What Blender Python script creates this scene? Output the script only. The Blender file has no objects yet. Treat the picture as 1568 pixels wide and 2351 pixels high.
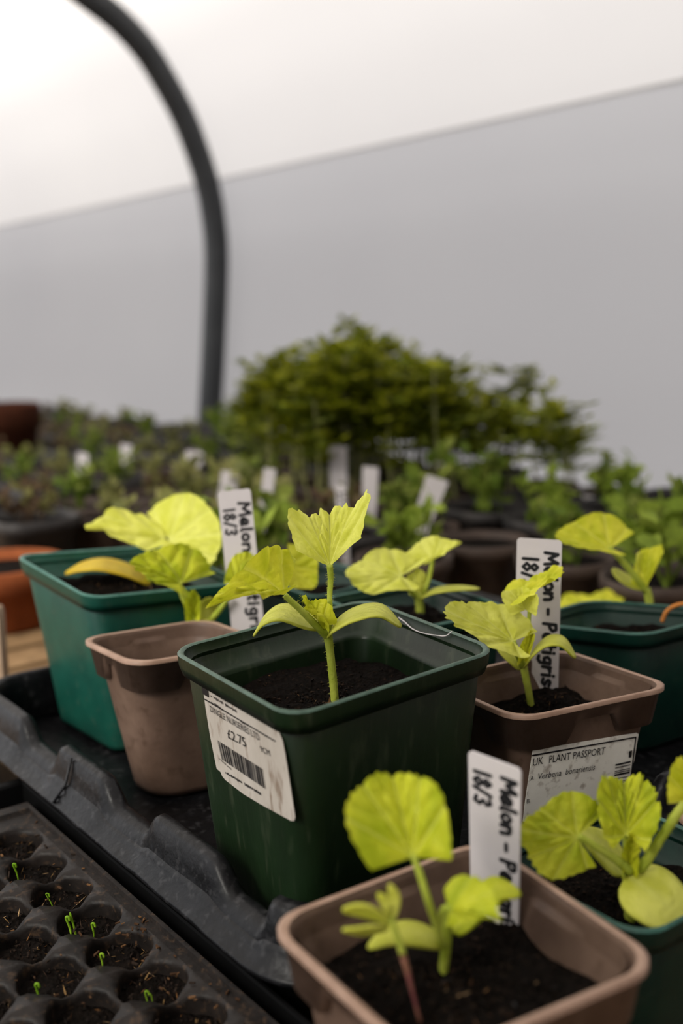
import bpy, bmesh, math, random
from mathutils import Vector, Matrix, noise
random.seed(7)
sc = bpy.context.scene
COL = sc.collection
# ------------------------------------------------------------------ camera
W, H = 1568, 2351
FPX, PITCH, ROLL, ZC = 2530.0, math.radians(10.2), math.radians(1.4), 0.208
cd = bpy.data.cameras.new('camera'); cam = bpy.data.objects.new('camera', cd); COL.objects.link(cam)
cd.sensor_fit = 'VERTICAL'; cd.sensor_height = 36.0; cd.sensor_width = 24.0
cd.lens = FPX / H * 36.0
cd.clip_start = 0.01; cd.clip_end = 100
cam.matrix_world = Matrix.Translation((0, 0, ZC)) @ Matrix.Rotation(math.pi/2 - PITCH, 4, 'X') @ Matrix.Rotation(-ROLL, 4, 'Z')
cd.dof.use_dof = True; cd.dof.focus_distance = 0.405; cd.dof.aperture_fstop = 6.2; cd.dof.aperture_blades = 7
sc.camera = cam
# ------------------------------------------------------------------ world (overcast sky) and veiled sun
wd = bpy.data.worlds.new('overcast_sky'); sc.world = wd; wd.use_nodes = True
nt = wd.node_tree; nt.nodes.clear()
wo = nt.nodes.new('ShaderNodeOutputWorld'); bg = nt.nodes.new('ShaderNodeBackground')
tc = nt.nodes.new('ShaderNodeTexCoord'); sx = nt.nodes.new('ShaderNodeSeparateXYZ'); cr = nt.nodes.new('ShaderNodeValToRGB')
nt.links.new(tc.outputs['Generated'], sx.inputs[0]); nt.links.new(sx.outputs['Z'], cr.inputs[0])
cr.color_ramp.elements[0].position = 0.0; cr.color_ramp.elements[0].color = (0.62, 0.63, 0.66, 1)
cr.color_ramp.elements[1].position = 0.85; cr.color_ramp.elements[1].color = (1.0, 0.97, 0.93, 1)
nt.links.new(cr.outputs[0], bg.inputs[0]); bg.inputs[1].default_value = 1.7
nt.links.new(bg.outputs[0], wo.inputs[0])
sd = bpy.data.lights.new('veiled_sun', 'SUN'); sun = bpy.data.objects.new('veiled_sun', sd); COL.objects.link(sun)
sd.energy = 4.0; sd.angle = math.radians(28); sd.color = (1.0, 0.95, 0.86)
sun.rotation_euler = Vector((0.46, 0.66, -0.64)).to_track_quat('-Z', 'Y').to_euler()
vs = sc.view_settings
vs.view_transform = 'Standard'; vs.look = 'None'; vs.gamma = 1.0; vs.use_curve_mapping = False; vs.exposure = 0.44
sc.cycles.max_bounces = 8; sc.cycles.diffuse_bounces = 4; sc.cycles.transmission_bounces = 4
sc.cycles.use_denoising = True

# ------------------------------------------------------------------ helpers: photo pixel -> ray -> point
_c, _s, _cr, _sr = math.cos(PITCH), math.sin(PITCH), math.cos(ROLL), math.sin(ROLL)
def ray(px, py):
    a = (px - W/2)/FPX; b = -(py - H/2)/FPX
    X = a*_cr + b*_sr; Y = -a*_sr + b*_cr
    return Vector((X, _c + _s*Y, -_s + _c*Y))
CAM = Vector((0, 0, ZC))
def G(px, py, z):                      # on the horizontal plane at height z
    r = ray(px, py); return CAM + r*((z - ZC)/r.z)
def P(px, py, y):                      # at world depth y
    r = ray(px, py); return CAM + r*(y/r.y)
def onplane(px, py, o, n):
    r = ray(px, py); return CAM + r*((o - CAM).dot(n)/r.dot(n))
def V(B, px, py, y, v):                # pixel offset (dx,dy) + depth offset as a world vector
    return P(px + v[0], py + v[1], y + (v[2] if len(v) > 2 else 0)) - B

# ------------------------------------------------------------------ helpers: objects
def mesh_obj(name, verts, faces, mat, parent=None, smooth=True, cols=None, vein=None):
    me = bpy.data.meshes.new(name); me.from_pydata([tuple(v) for v in verts], [], faces); me.update()
    if smooth: me.polygons.foreach_set('use_smooth', [True]*len(me.polygons))
    if mat: me.materials.append(mat)
    if cols is not None:
        at = me.color_attributes.new('tint', 'FLOAT_COLOR', 'POINT')
        at.data.foreach_set('color', [c for col in cols for c in (col[0], col[1], col[2], 1)])
    if vein is not None:
        at = me.attributes.new('vein', 'FLOAT', 'POINT'); at.data.foreach_set('value', vein)
    o = bpy.data.objects.new(name, me); COL.objects.link(o)
    if parent:
        o.parent = parent
        o.matrix_parent_inverse = parent.matrix_basis.inverted()
    return o
def thing(name, label, cat, loc=(0, 0, 0), group=None):
    o = bpy.data.objects.new(name, None); COL.objects.link(o); o.location = loc; o.empty_display_size = .01
    o['label'] = label; o['category'] = cat
    if group: o['group'] = group
    return o
def tag(o, label, cat, group=None):
    o['label'] = label; o['category'] = cat
    if group: o['group'] = group
    return o
def struct(o, label=None):
    o['kind'] = 'structure'
    if label: o['label'] = label
    return o
class MB:
    def __init__(s): s.v = []; s.f = []; s.c = []
    def add(s, verts, faces, col=None):
        n = len(s.v); s.v += list(verts); s.f += [tuple(i + n for i in f) for f in faces]
        s.c += [col or (1, 1, 1)]*len(verts)
    def box(s, c, ax, ay, az, col=None):   # centre and half axes
        vs = [c + ax*i + ay*j + az*k for k in (-1, 1) for j in (-1, 1) for i in (-1, 1)]
        s.add(vs, [(0, 2, 3, 1), (4, 5, 7, 6), (0, 1, 5, 4), (2, 6, 7, 3), (0, 4, 6, 2), (1, 3, 7, 5)], col)
    def tube(s, pts, rad, seg=8, col=None, cap=True):
        pts = [Vector(p) for p in pts]; n = len(pts); vs = []; fs = []
        if not isinstance(rad, (list, tuple)): rad = [rad]*n
        up = Vector((.31, .2, .93)).normalized()
        for i, p in enumerate(pts):
            t = (pts[min(i+1, n-1)] - pts[max(i-1, 0)])
            if t.length < 1e-9: t = Vector((0, 0, 1))
            t.normalize()
            if i == 0:
                a = t.orthogonal().normalized()
            else:
                a = (a - t*a.dot(t)).normalized()
            b = t.cross(a)
            for k in range(seg):
                q = 2*math.pi*k/seg; vs.append(p + (a*math.cos(q) + b*math.sin(q))*rad[i])
        for i in range(n-1):
            for k in range(seg):
                k2 = (k+1) % seg
                fs.append((i*seg+k, i*seg+k2, (i+1)*seg+k2, (i+1)*seg+k))
        if cap:
            fs.append(tuple(reversed(range(seg)))); fs.append(tuple((n-1)*seg+k for k in range(seg)))
        s.add(vs, fs, col)
    def build(s, name, mat, parent=None, smooth=True, cols=False):
        return mesh_obj(name, s.v, s.f, mat, parent, smooth, s.c if cols else None)
def spline(pts, n=6):                  # Catmull-Rom through points
    pts = [Vector(p) for p in pts]; out = []
    e = [pts[0]*2 - pts[1]] + pts + [pts[-1]*2 - pts[-2]]
    for i in range(1, len(e)-2):
        a, b, c, d = e[i-1], e[i], e[i+1], e[i+2]
        for k in range(n):
            t = k/n
            out.append(.5*((2*b) + (c-a)*t + (2*a-5*b+4*c-d)*t*t + (3*b-a-3*c+d)*t**3))
    out.append(pts[-1]); return out
def lerp(a, b, t): return a + (b - a)*t

# ------------------------------------------------------------------ materials (all procedural)
def new_mat(name):
    m = bpy.data.materials.new(name); m.use_nodes = True
    nt = m.node_tree; nt.nodes.clear()
    return m, nt, nt.nodes.new('ShaderNodeOutputMaterial')
def N(nt, t, **kw):
    n = nt.nodes.new(t)
    for k, v in kw.items():
        if k.startswith('i_'): n.inputs[k[2:].replace('_', ' ')].default_value = v
        else: setattr(n, k, v)
    return n
def plastic(name, c1, c2, rough=.45, scale=60, bump=.15, bscale=400, spec=.4, dirt=None, dirt_amt=.5, stretch=(1, 1, 1), sheen=0):
    m, nt, o = new_mat(name); L = nt.links.new
    b = N(nt, 'ShaderNodeBsdfPrincipled'); b.inputs['Roughness'].default_value = rough
    b.inputs['Specular IOR Level'].default_value = spec
    tcn = N(nt, 'ShaderNodeTexCoord'); mp = N(nt, 'ShaderNodeMapping'); mp.inputs['Scale'].default_value = stretch
    L(tcn.outputs['Object'], mp.inputs[0])
    n1 = N(nt, 'ShaderNodeTexNoise'); n1.inputs['Scale'].default_value = scale; n1.inputs['Detail'].default_value = 6
    n1.inputs['Roughness'].default_value = .65
    L(mp.outputs[0], n1.inputs['Vector'])
    r = N(nt, 'ShaderNodeValToRGB'); r.color_ramp.elements[0].position = .35; r.color_ramp.elements[1].position = .7
    r.color_ramp.elements[0].color = (*c1, 1); r.color_ramp.elements[1].color = (*c2, 1)
    L(n1.outputs['Fac'], r.inputs[0]); col = r.outputs[0]
    if dirt:
        n3 = N(nt, 'ShaderNodeTexNoise'); n3.inputs['Scale'].default_value = scale*4.3; n3.inputs['Detail'].default_value = 5
        L(mp.outputs[0], n3.inputs['Vector'])
        r3 = N(nt, 'ShaderNodeValToRGB'); r3.color_ramp.elements[0].position = .56; r3.color_ramp.elements[1].position = .72
        r3.color_ramp.elements[0].color = (0, 0, 0, 1); r3.color_ramp.elements[1].color = (dirt_amt,)*3 + (1,)
        L(n3.outputs['Fac'], r3.inputs[0])
        mx = N(nt, 'ShaderNodeMix', data_type='RGBA'); L(r3.outputs[0], mx.inputs['Factor']); L(col, mx.inputs['A']); mx.inputs['B'].default_value = (*dirt, 1)
        col = mx.outputs['Result']
    L(col, b.inputs['Base Color'])
    n2 = N(nt, 'ShaderNodeTexNoise'); n2.inputs['Scale'].default_value = bscale; n2.inputs['Detail'].default_value = 3
    L(mp.outputs[0], n2.inputs['Vector'])
    bp = N(nt, 'ShaderNodeBump'); bp.inputs['Strength'].default_value = bump; bp.inputs['Distance'].default_value = .0006
    L(n2.outputs['Fac'], bp.inputs['Height']); L(bp.outputs[0], b.inputs['Normal'])
    L(b.outputs[0], o.inputs[0]); return m
def leaf_mat(name, dark, light, veincol, trans=.4, rough=.5, tint=None):
    m, nt, o = new_mat(name); L = nt.links.new
    b = N(nt, 'ShaderNodeBsdfPrincipled'); b.inputs['Roughness'].default_value = rough; b.inputs['Specular IOR Level'].default_value = .2
    tcn = N(nt, 'ShaderNodeTexCoord')
    n1 = N(nt, 'ShaderNodeTexNoise'); n1.inputs['Scale'].default_value = 110; n1.inputs['Detail'].default_value = 5
    L(tcn.outputs['Object'], n1.inputs['Vector'])
    r = N(nt, 'ShaderNodeValToRGB'); r.color_ramp.elements[0].position = .3; r.color_ramp.elements[1].position = .72
    r.color_ramp.elements[0].color = (*dark, 1); r.color_ramp.elements[1].color = (*light, 1)
    L(n1.outputs['Fac'], r.inputs[0])
    r.color_ramp.elements[0].position = .36; r.color_ramp.elements[1].position = .62
    at = N(nt, 'ShaderNodeAttribute', attribute_name='vein')
    mx = N(nt, 'ShaderNodeMix', data_type='RGBA'); L(at.outputs['Fac'], mx.inputs['Factor']); L(r.outputs[0], mx.inputs['A']); mx.inputs['B'].default_value = (*veincol, 1)
    col = mx.outputs['Result']
    L(col, b.inputs['Base Color'])
    t = N(nt, 'ShaderNodeBsdfTranslucent'); L(col, t.inputs['Color'])
    n2 = N(nt, 'ShaderNodeTexNoise'); n2.inputs['Scale'].default_value = 330; n2.inputs['Detail'].default_value = 4
    L(tcn.outputs['Object'], n2.inputs['Vector'])
    bp = N(nt, 'ShaderNodeBump'); bp.inputs['Strength'].default_value = .55; bp.inputs['Distance'].default_value = .0014
    L(n2.outputs['Fac'], bp.inputs['Height']); L(bp.outputs[0], b.inputs['Normal'])
    ms = N(nt, 'ShaderNodeMixShader'); ms.inputs[0].default_value = trans
    L(b.outputs[0], ms.inputs[1]); L(t.outputs[0], ms.inputs[2]); L(ms.outputs[0], o.inputs[0]); return m
def tint_mat(name, rough=.7, trans=0.0, spec=.08):
    m, nt, o = new_mat(name); L = nt.links.new
    b = N(nt, 'ShaderNodeBsdfPrincipled'); b.inputs['Roughness'].default_value = rough; b.inputs['Specular IOR Level'].default_value = spec
    at = N(nt, 'ShaderNodeAttribute', attribute_name='tint')
    n1 = N(nt, 'ShaderNodeTexNoise'); n1.inputs['Scale'].default_value = 300
    tcn = N(nt, 'ShaderNodeTexCoord'); L(tcn.outputs['Object'], n1.inputs['Vector'])
    mr = N(nt, 'ShaderNodeMapRange'); mr.inputs['To Min'].default_value = .6; mr.inputs['To Max'].default_value = 1.35; L(n1.outputs['Fac'], mr.inputs['Value'])
    mx = N(nt, 'ShaderNodeVectorMath', operation='SCALE'); L(at.outputs['Color'], mx.inputs[0]); L(mr.outputs[0], mx.inputs['Scale'])
    L(mx.outputs[0], b.inputs['Base Color'])
    if trans:
        t = N(nt, 'ShaderNodeBsdfTranslucent'); L(mx.outputs[0], t.inputs['Color'])
        ms = N(nt, 'ShaderNodeMixShader'); ms.inputs[0].default_value = trans
        L(b.outputs[0], ms.inputs[1]); L(t.outputs[0], ms.inputs[2]); L(ms.outputs[0], o.inputs[0])
    else: L(b.outputs[0], o.inputs[0])
    return m
def soil_mat(name='dark_compost'):
    m, nt, o = new_mat(name); L = nt.links.new
    b = N(nt, 'ShaderNodeBsdfPrincipled'); b.inputs['Roughness'].default_value = .9; b.inputs['Specular IOR Level'].default_value = .06
    tcn = N(nt, 'ShaderNodeTexCoord')
    n1 = N(nt, 'ShaderNodeTexNoise'); n1.inputs['Scale'].default_value = 420; n1.inputs['Detail'].default_value = 8; n1.inputs['Roughness'].default_value = .7
    L(tcn.outputs['Object'], n1.inputs['Vector'])
    r = N(nt, 'ShaderNodeValToRGB')
    e = r.color_ramp.elements; e[0].position = .38; e[0].color = (.002, .0015, .001, 1); e[1].position = .8; e[1].color = (.03, .016, .008, 1)
    x = e.new(.6); x.color = (.006, .004, .003, 1)
    L(n1.outputs['Fac'], r.inputs[0]); L(r.outputs[0], b.inputs['Base Color'])
    v = N(nt, 'ShaderNodeTexVoronoi'); v.inputs['Scale'].default_value = 520; L(tcn.outputs['Object'], v.inputs['Vector'])
    bp = N(nt, 'ShaderNodeBump'); bp.inputs['Strength'].default_value = .9; bp.inputs['Distance'].default_value = .0012
    L(v.outputs['Distance'], bp.inputs['Height']); L(bp.outputs[0], b.inputs['Normal'])
    L(b.outputs[0], o.inputs[0]); return m
def sheet_mat(name, col, tr=.8):
    m, nt, o = new_mat(name); L = nt.links.new
    tcn = N(nt, 'ShaderNodeTexCoord')
    n1 = N(nt, 'ShaderNodeTexNoise'); n1.inputs['Scale'].default_value = 1.6; n1.inputs['Detail'].default_value = 4
    L(tcn.outputs['Object'], n1.inputs['Vector'])
    r = N(nt, 'ShaderNodeValToRGB'); r.color_ramp.elements[0].position = .3; r.color_ramp.elements[1].position = .75
    r.color_ramp.elements[0].color = (col[0]*.93, col[1]*.93, col[2]*.94, 1); r.color_ramp.elements[1].color = (*col, 1)
    L(n1.outputs['Fac'], r.inputs[0])
    t = N(nt, 'ShaderNodeBsdfTranslucent'); d = N(nt, 'ShaderNodeBsdfDiffuse')
    L(r.outputs[0], t.inputs['Color']); L(r.outputs[0], d.inputs['Color'])
    ms = N(nt, 'ShaderNodeMixShader'); ms.inputs[0].default_value = tr
    L(d.outputs[0], ms.inputs[1]); L(t.outputs[0], ms.inputs[2]); L(ms.outputs[0], o.inputs[0]); return m
M = {}
M['main_green'] = plastic('bottle_green_plastic', (.0042, .0115, .0035), (.0085, .021, .0070), .40, 55, .12, 700, .28, dirt=(.05, .06, .035), dirt_amt=.35, stretch=(1, 1, .25))
M['teal'] = plastic('teal_green_plastic', (.004, .044, .031), (.007, .066, .046), .38, 45, .1, 600, .28, dirt=(.04, .07, .05), dirt_amt=.35)
M['deep_teal'] = plastic('deep_green_plastic', (.002, .017, .012), (.004, .028, .019), .38, 45, .1, 600, .25, dirt=(.03, .05, .035), dirt_amt=.3)
M['brown'] = plastic('taupe_plastic', (.085, .052, .037), (.145, .094, .068), .48, 40, .15, 500, .22, dirt=(.06, .035, .022), dirt_amt=.6)
M['black'] = plastic('black_tray_plastic', (.002, .002, .0023), (.006, .006, .007), .36, 70, .6, 200, .17, dirt=(.055, .054, .056), dirt_amt=.36, stretch=(1, 1, 1))
M['drip'] = plastic('matt_black_plastic', (.0008, .0008, .0009), (.002, .002, .002), .6, 50, .1, 300, .08)
M['plug'] = plastic('worn_black_plastic', (.006, .005, .0045), (.018, .014, .012), .45, 90, .3, 500, .12, dirt=(.075, .045, .025), dirt_amt=.5)
M['main_lip'] = plastic('green_lip_highlight', (.030, .060, .042), (.065, .115, .085), .35, 200, .1, 700, .3)  # lip materials: bright rim highlight painted in as a lighter colour
M['teal_lip'] = plastic('teal_lip_highlight', (.02, .10, .08), (.06, .17, .135), .35, 200, .1, 700, .3)
M['deep_lip'] = plastic('deep_green_lip_highlight', (.012, .06, .045), (.035, .11, .085), .35, 200, .1, 700, .3)
M['brown_lip'] = plastic('taupe_lip_highlight', (.24, .15, .105), (.34, .225, .165), .45, 120, .1, 700, .25)  # peach lip colour, rim highlight painted in here too
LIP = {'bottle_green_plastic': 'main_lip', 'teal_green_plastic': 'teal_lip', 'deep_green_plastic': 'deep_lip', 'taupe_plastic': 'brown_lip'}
M['terracotta'] = plastic('terracotta_clay', (.19, .052, .018), (.30, .09, .032), .85, 30, .2, 300, .1)
M['dark_clay'] = plastic('dark_terracotta_clay', (.045, .014, .007), (.07, .022, .010), .85, 30, .2, 300, .1)
M['grey_pot'] = plastic('charcoal_pot_plastic', (.012, .011, .011), (.04, .034, .031), .55, 40, .1, 400, .3)
M['mud_pot'] = plastic('dusty_brown_pot_plastic', (.035, .022, .016), (.085, .058, .044), .6, 40, .1, 400, .3)
M['white_tag'] = plastic('white_label_plastic', (.56, .52, .52), (.61, .57, .57), .38, 30, .03, 400, .4)
M['sticker'] = plastic('dirty_paper_label', (.38, .34, .29), (.48, .44, .39), .6, 60, .05, 500, .2, dirt=(.13, .075, .04), dirt_amt=.75, stretch=(1, 1, .3))
M['sticker2'] = plastic('paper_label', (.70, .68, .61), (.80, .78, .71), .6, 60, .05, 500, .2, dirt=(.16, .11, .07), dirt_amt=.6)
M['ink'] = plastic('black_ink', (.004, .004, .005), (.010, .010, .012), .5, 80, 0, 300, .3)
M['wood'] = plastic('weathered_bench_wood', (.16, .095, .045), (.30, .19, .095), .75, 14, .4, 160, .15, dirt=(.05, .03, .015), dirt_amt=.5, stretch=(1, 1, 1))
M['metal'] = plastic('galvanised_steel', (.022, .024, .026), (.036, .038, .040), .45, 25, .05, 200, .3)
M['soil'] = soil_mat()
M['chips'] = tint_mat('bark_fibre', .8)
M['weed'] = tint_mat('background_foliage', .6, .35)
M['leaf'] = leaf_mat('melon_leaf', (.47, .51, .014), (.69, .68, .045), (.74, .73, .12), .32)
M['leaf_deep'] = leaf_mat('melon_leaf_deeper', (.37, .44, .012), (.60, .63, .035), (.66, .69, .12), .32)
M['leaf_pale'] = leaf_mat('melon_leaf_pale', (.60, .62, .07), (.74, .75, .15), (.74, .76, .20), .32)
M['cotyledon'] = leaf_mat('cotyledon_green', (.47, .49, .05), (.60, .61, .10), (.62, .63, .13), .3, .42)
M['yellow_cot'] = leaf_mat('yellowed_cotyledon', (.62, .43, .012), (.74, .55, .03), (.70, .55, .05), .3, .4)
M['stem'] = leaf_mat('melon_stem', (.38, .46, .045), (.52, .58, .09), (.5, .55, .1), .25, .45)
M['sprout'] = leaf_mat('sprout_green', (.16, .33, .012), (.30, .48, .03), (.3, .45, .05), .3, .4)
M['weed_stem'] = leaf_mat('pink_weed_stem', (.22, .06, .075), (.34, .16, .10), (.3, .1, .1), .1, .4)
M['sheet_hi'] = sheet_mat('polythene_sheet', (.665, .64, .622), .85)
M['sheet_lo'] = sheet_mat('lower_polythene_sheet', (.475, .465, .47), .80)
M['tape'] = sheet_mat('seam_tape', (.75, .74, .73), .84)
M['shade'] = plastic('dark_shade_cloth', (.012, .018, .014), (.024, .032, .026), .9, 20, .2, 300, .1)
M['ground'] = plastic('bare_earth', (.03, .024, .018), (.06, .048, .034), .9, 6, .5, 60, .1)

# ------------------------------------------------------------------ the place: tray axes, wall, roof, hoop, bench
D = Vector((.6, -.8, 0)); NN = Vector((.8, .6, 0))          # along a row of pots towards the viewer; across the bench to the wall
def T(s, n, z): return -D*s + NN*n + Vector((0, 0, z))      # s: away along the rows, n: across
HB = Vector((-.235, 1.95, 0)); WN = Vector((-.802, -.598, 0)); WD = Vector((-.598, .802, 0))
def hoop_pt(px, py):
    r = ray(px, py); t = (HB - CAM).dot(WD)/r.dot(WD); p = CAM + r*t
    return ((p - HB).dot(WN), p.z)
prof = [(.03, -.75), (.02, -.3)] + [hoop_pt(*p) for p in [(480, 1000), (490, 800), (497, 600), (490, 500), (475, 420), (450, 340), (418, 260), (375, 180), (330, 110), (270, 45), (200, -10)]]
prof += [(.27, .757), (.40, .815), (.58, .875), (.82, .935), (1.15, .985), (1.5, 1.0), (1.85, .985)]  # roof stops short on the unseen side, left open to let light in
PS = spline([Vector((q, 0, z)) for q, z in prof], 5)
def wp(q, z, s): return HB + WN*q + WD*s + Vector((0, 0, z))
def sheet(name, pts, off, mat, s0=-3.2, s1=5.0, ns=41):
    vs = []; fs = []; n = len(pts)
    for j in range(ns):
        s = s0 + (s1 - s0)*j/(ns-1)
        for i, p in enumerate(pts):
            t = pts[min(i+1, n-1)] - pts[max(i-1, 0)]; nrm = Vector((-t.z, 0, t.x)).normalized()
            w = .004*math.sin(s*3.1 + p.z*5) + .003*math.sin(s*7.3 - p.z*3)
            q = p + nrm*(off + w); vs.append(wp(q.x, q.z, s))
    for j in range(ns-1):
        for i in range(n-1): fs.append((j*n+i, j*n+i+1, (j+1)*n+i+1, (j+1)*n+i))
    return mesh_obj(name, vs, fs, mat)
ZS = .425
ix = next(i for i, p in enumerate(PS) if p.z >= ZS); lo = PS[:ix+1]; hi = PS[ix:]
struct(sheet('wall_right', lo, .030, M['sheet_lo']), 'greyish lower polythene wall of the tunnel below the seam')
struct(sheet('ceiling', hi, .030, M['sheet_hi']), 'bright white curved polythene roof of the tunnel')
mb = MB(); t_ = PS[ix+1] - PS[ix-1]; sm_ = PS[ix] + Vector((-t_.z, 0, t_.x)).normalized()*.024
mb.tube([wp(sm_.x, sm_.z, -3.0 + .2*i) for i in range(40)], .002, 8)
struct(mb.build('trim_1', M['tape']), 'faint grey seam line along the polythene wall')
mb = MB(); mb.tube([wp(p.x, p.z, 0) for p in PS], .0215, 20)
tag(mb.build('tunnel_hoop', M['metal']), 'dark grey metal hoop pipe curving up against the polythene', 'pipe')
bw = MB(); nb = len(PS)  # unseen end wall, added to cut light from behind the viewer
bw.add([wp(p.x, p.z, -1.75) for p in PS] + [wp(max(p.x, .6), -.75, -1.75) for p in PS], [(i, nb+i, nb+i+1, i+1) for i in range(nb-1)])
struct(bw.build('wall_back_added', M['sheet_lo'], smooth=False), 'unseen polythene end wall added behind the viewer to temper the light')
gm = MB(); gm.box(Vector((0, 1.5, -.80)), Vector((8, 0, 0)), Vector((0, 8, 0)), Vector((0, 0, .02)))
struct(gm.build('floor', M['ground'], smooth=False), 'bare earth floor of the polytunnel')
# slatted bench
ZB = -.03
bench = thing('slatted_bench', 'weathered wooden slatted bench carrying all the trays and pots', 'bench', T(.6, .4, ZB))
slat_me = None; k = 0
sl = MB(); sl.box(Vector((0, 0, -.009)), NN*.555, D*.0185, Vector((0, 0, .009)))
s = -.42
while s < 2.75:
    if slat_me is None:
        o = sl.build('slat', M['wood'], None, smooth=False); slat_me = o.data
        o.location = T(s, .395, ZB)
        o.parent = bench; o.matrix_parent_inverse = bench.matrix_basis.inverted()
        bv = None
    else:
        o = bpy.data.objects.new('slat', slat_me); COL.objects.link(o)
        o.location = T(s, .395, ZB + random.uniform(-.0015, 0)); o.parent = bench; o.matrix_parent_inverse = bench.matrix_basis.inverted()
    s += .047
for nn in (-.08, .4, .88):
    mb = MB(); mb.box(T(1.15, nn, ZB - .018 - .03), NN*.022, D*1.6, Vector((0, 0, .03))); mb.build('rail', M['wood'], bench, smooth=False)
for ss in (-.35, 1.15, 2.6):
    for nn in (-.08, .88):
        mb = MB(); mb.box(T(ss, nn, (ZB - .018 - .06 - .78)/2), NN*.025, D*.025, Vector((0, 0, (.78 + ZB - .078)/2))); mb.build('leg', M['wood'], bench, smooth=False)

# ------------------------------------------------------------------ pots
def ring(quad, r, A=5, K=9):
    pts = []; corner = []
    n = 4
    P0 = []; P1 = []
    for i in range(n):
        c, a, b = quad[i], quad[i-1], quad[(i+1) % n]
        P0.append(c + (a-c).normalized()*r); P1.append(c + (b-c).normalized()*r)
    w = .7071
    for i in range(n):
        for k in range(A+1):
            t = k/A; b0, b1, b2 = (1-t)**2, 2*t*(1-t)*w, t*t
            pts.append((P0[i]*b0 + quad[i]*b1 + P1[i]*b2)/(b0+b1+b2)); corner.append(0)
        for k in range(1, K):
            t = k/K; pts.append(lerp(P1[i], P0[(i+1) % n], t)); corner.append(min(k, K-k))
    return pts, corner
class Pot: pass
def make_pot(name, label, rim, zb, taper, mat, style='green', soil_drop=.02, r=.009, cat='pot', shift=(0, 0), group=None, chips=70, soil_amp=.0028):
    """rim: 4 world points (left, front, right, back) of the outer rim; zb: base height."""
    rim = [Vector(p) for p in rim]; cen = sum(rim, Vector())/4
    hgt = cen.z - zb
    bc = Vector((cen.x + shift[0], cen.y + shift[1], zb))
    av = sum((rim[i] - rim[i-1]).length for i in range(4))/4
    bs = (av - 2*taper*hgt)/av
    base = [bc + Vector(((p.x-cen.x)*bs, (p.y-cen.y)*bs, 0)) for p in rim]
    p = Pot(); p.rim = rim; p.base = base; p.cen = cen
    root = thing(name, label, cat, bc, group); p.root = root
    def q(t, off):
        cs = [lerp(base[i], rim[i], t) for i in range(4)]; cc = sum(cs, Vector())/4
        return [c + (c-cc).normalized()*off*1.414 for c in cs]
    p.q = q
    def loft(rings, close_bottom):
        vs = []; fs = []
        n = len(rings[0])
        for rg in rings: vs += rg
        for j in range(len(rings)-1):
            for k in range(n):
                k2 = (k+1) % n; fs.append((j*n+k, j*n+k2, (j+1)*n+k2, (j+1)*n+k))
        if close_bottom: fs.append(tuple(reversed(range(n))))
        return vs, fs
    h = 1/hgt
    if style == 'green':
        wall, rb = -.0022, .0062
        prof_b = [(0, wall, .9), (.03, wall+.0002, 1), (.5, wall, 1), (1-rb*h, wall, 1), (1-rb*h*.6, wall - .001, 1)]
        prof_r = [(1-rb*h, wall, 1), (1-rb*h-.002*h, -.0006, 1), (1-rb*h+.0015*h, 0, 1), (1-.0008*h, 0, 1), (1, -.0006, 1), (1, -.0012, 1), (1-.0006*h, -.0018, 1),
                  (1-.0042*h, -.0020, 1), (1-.0044*h, -.0025, 1), (1-.0072*h, -.0026, 1), (1-.0075*h, -.0032, 1), (1-.011*h, -.0034, 1), (1-.0115*h, -.0068, 1), (1-.0135*h, -.0072, 1)]
        prof_i = [(1-.0135*h, -.0072, 1), (1-(soil_drop+.012)*h, -.0078, 1)]
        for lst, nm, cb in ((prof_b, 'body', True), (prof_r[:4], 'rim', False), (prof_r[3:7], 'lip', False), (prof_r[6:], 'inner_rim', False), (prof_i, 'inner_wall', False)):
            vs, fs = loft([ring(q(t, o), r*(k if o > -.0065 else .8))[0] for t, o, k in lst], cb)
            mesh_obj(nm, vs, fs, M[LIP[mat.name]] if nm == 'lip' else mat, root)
        inner = -.0078
    else:
        wall = -.0026
        vs, fs = loft([ring(q(t, wall), r*k)[0] for t, k in ((0, 1.2), (.04, 1.1), (.5, 1), (.9, 1), (.985, 1))], True)
        mesh_obj('body', vs, fs, mat, root)
        rings = []
        rg, cn = ring(q(1, 0), r)
        bottom = []
        for deep, sh in ((.0150, .0062),):
            lowq, _ = ring(q(1-.015*h, .0), r); shq, _ = ring(q(1-.0062*h, .0), r)
            lowi, _ = ring(q(1-.015*h, wall), r); shi, _ = ring(q(1-.0062*h, wall), r)
            r0 = [lowi[k] if cn[k] <= 2 else shi[k] for k in range(len(cn))]
            r1 = [lowq[k] if cn[k] <= 2 else shq[k] for k in range(len(cn))]
        topb, _ = ring(q(1-.0016*h, 0), r); lip0, _ = ring(q(1-.0016*h, .0011), r); lip1, _ = ring(q(1, .0009), r)
        lip2, _ = ring(q(1+.0003*h, .0), r); lip3, _ = ring(q(1, -.0012), r); in1, _ = ring(q(1-.003*h, -.0022), r)
        in2a, _ = ring(q(1-.0055*h, -.0024), r); in2b, _ = ring(q(1-.0055*h, -.0040), r)
        in2 = [in2b[k] if cn[k] > 2 else in2a[k] for k in range(len(cn))]
        in3a, _ = ring(q(1-.014*h, -.0030), r); in3b, _ = ring(q(1-.0068*h, -.0044), r)
        vs, fs = loft([r0, r1, topb, lip0], False); mesh_obj('rim', vs, fs, mat, root)
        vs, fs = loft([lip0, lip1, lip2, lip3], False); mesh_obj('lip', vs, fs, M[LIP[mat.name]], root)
        vs, fs = loft([lip3, in1, in2], False); mesh_obj('inner_rim', vs, fs, mat, root)
        ib, _ = ring(q(1-(soil_drop+.012)*h, -.0050), r); im, _ = ring(q(1-.013*h, -.0046), r)
        vs, fs = loft([in2, im, ib], False); mesh_obj('inner_wall', vs, fs, mat, root)
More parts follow.
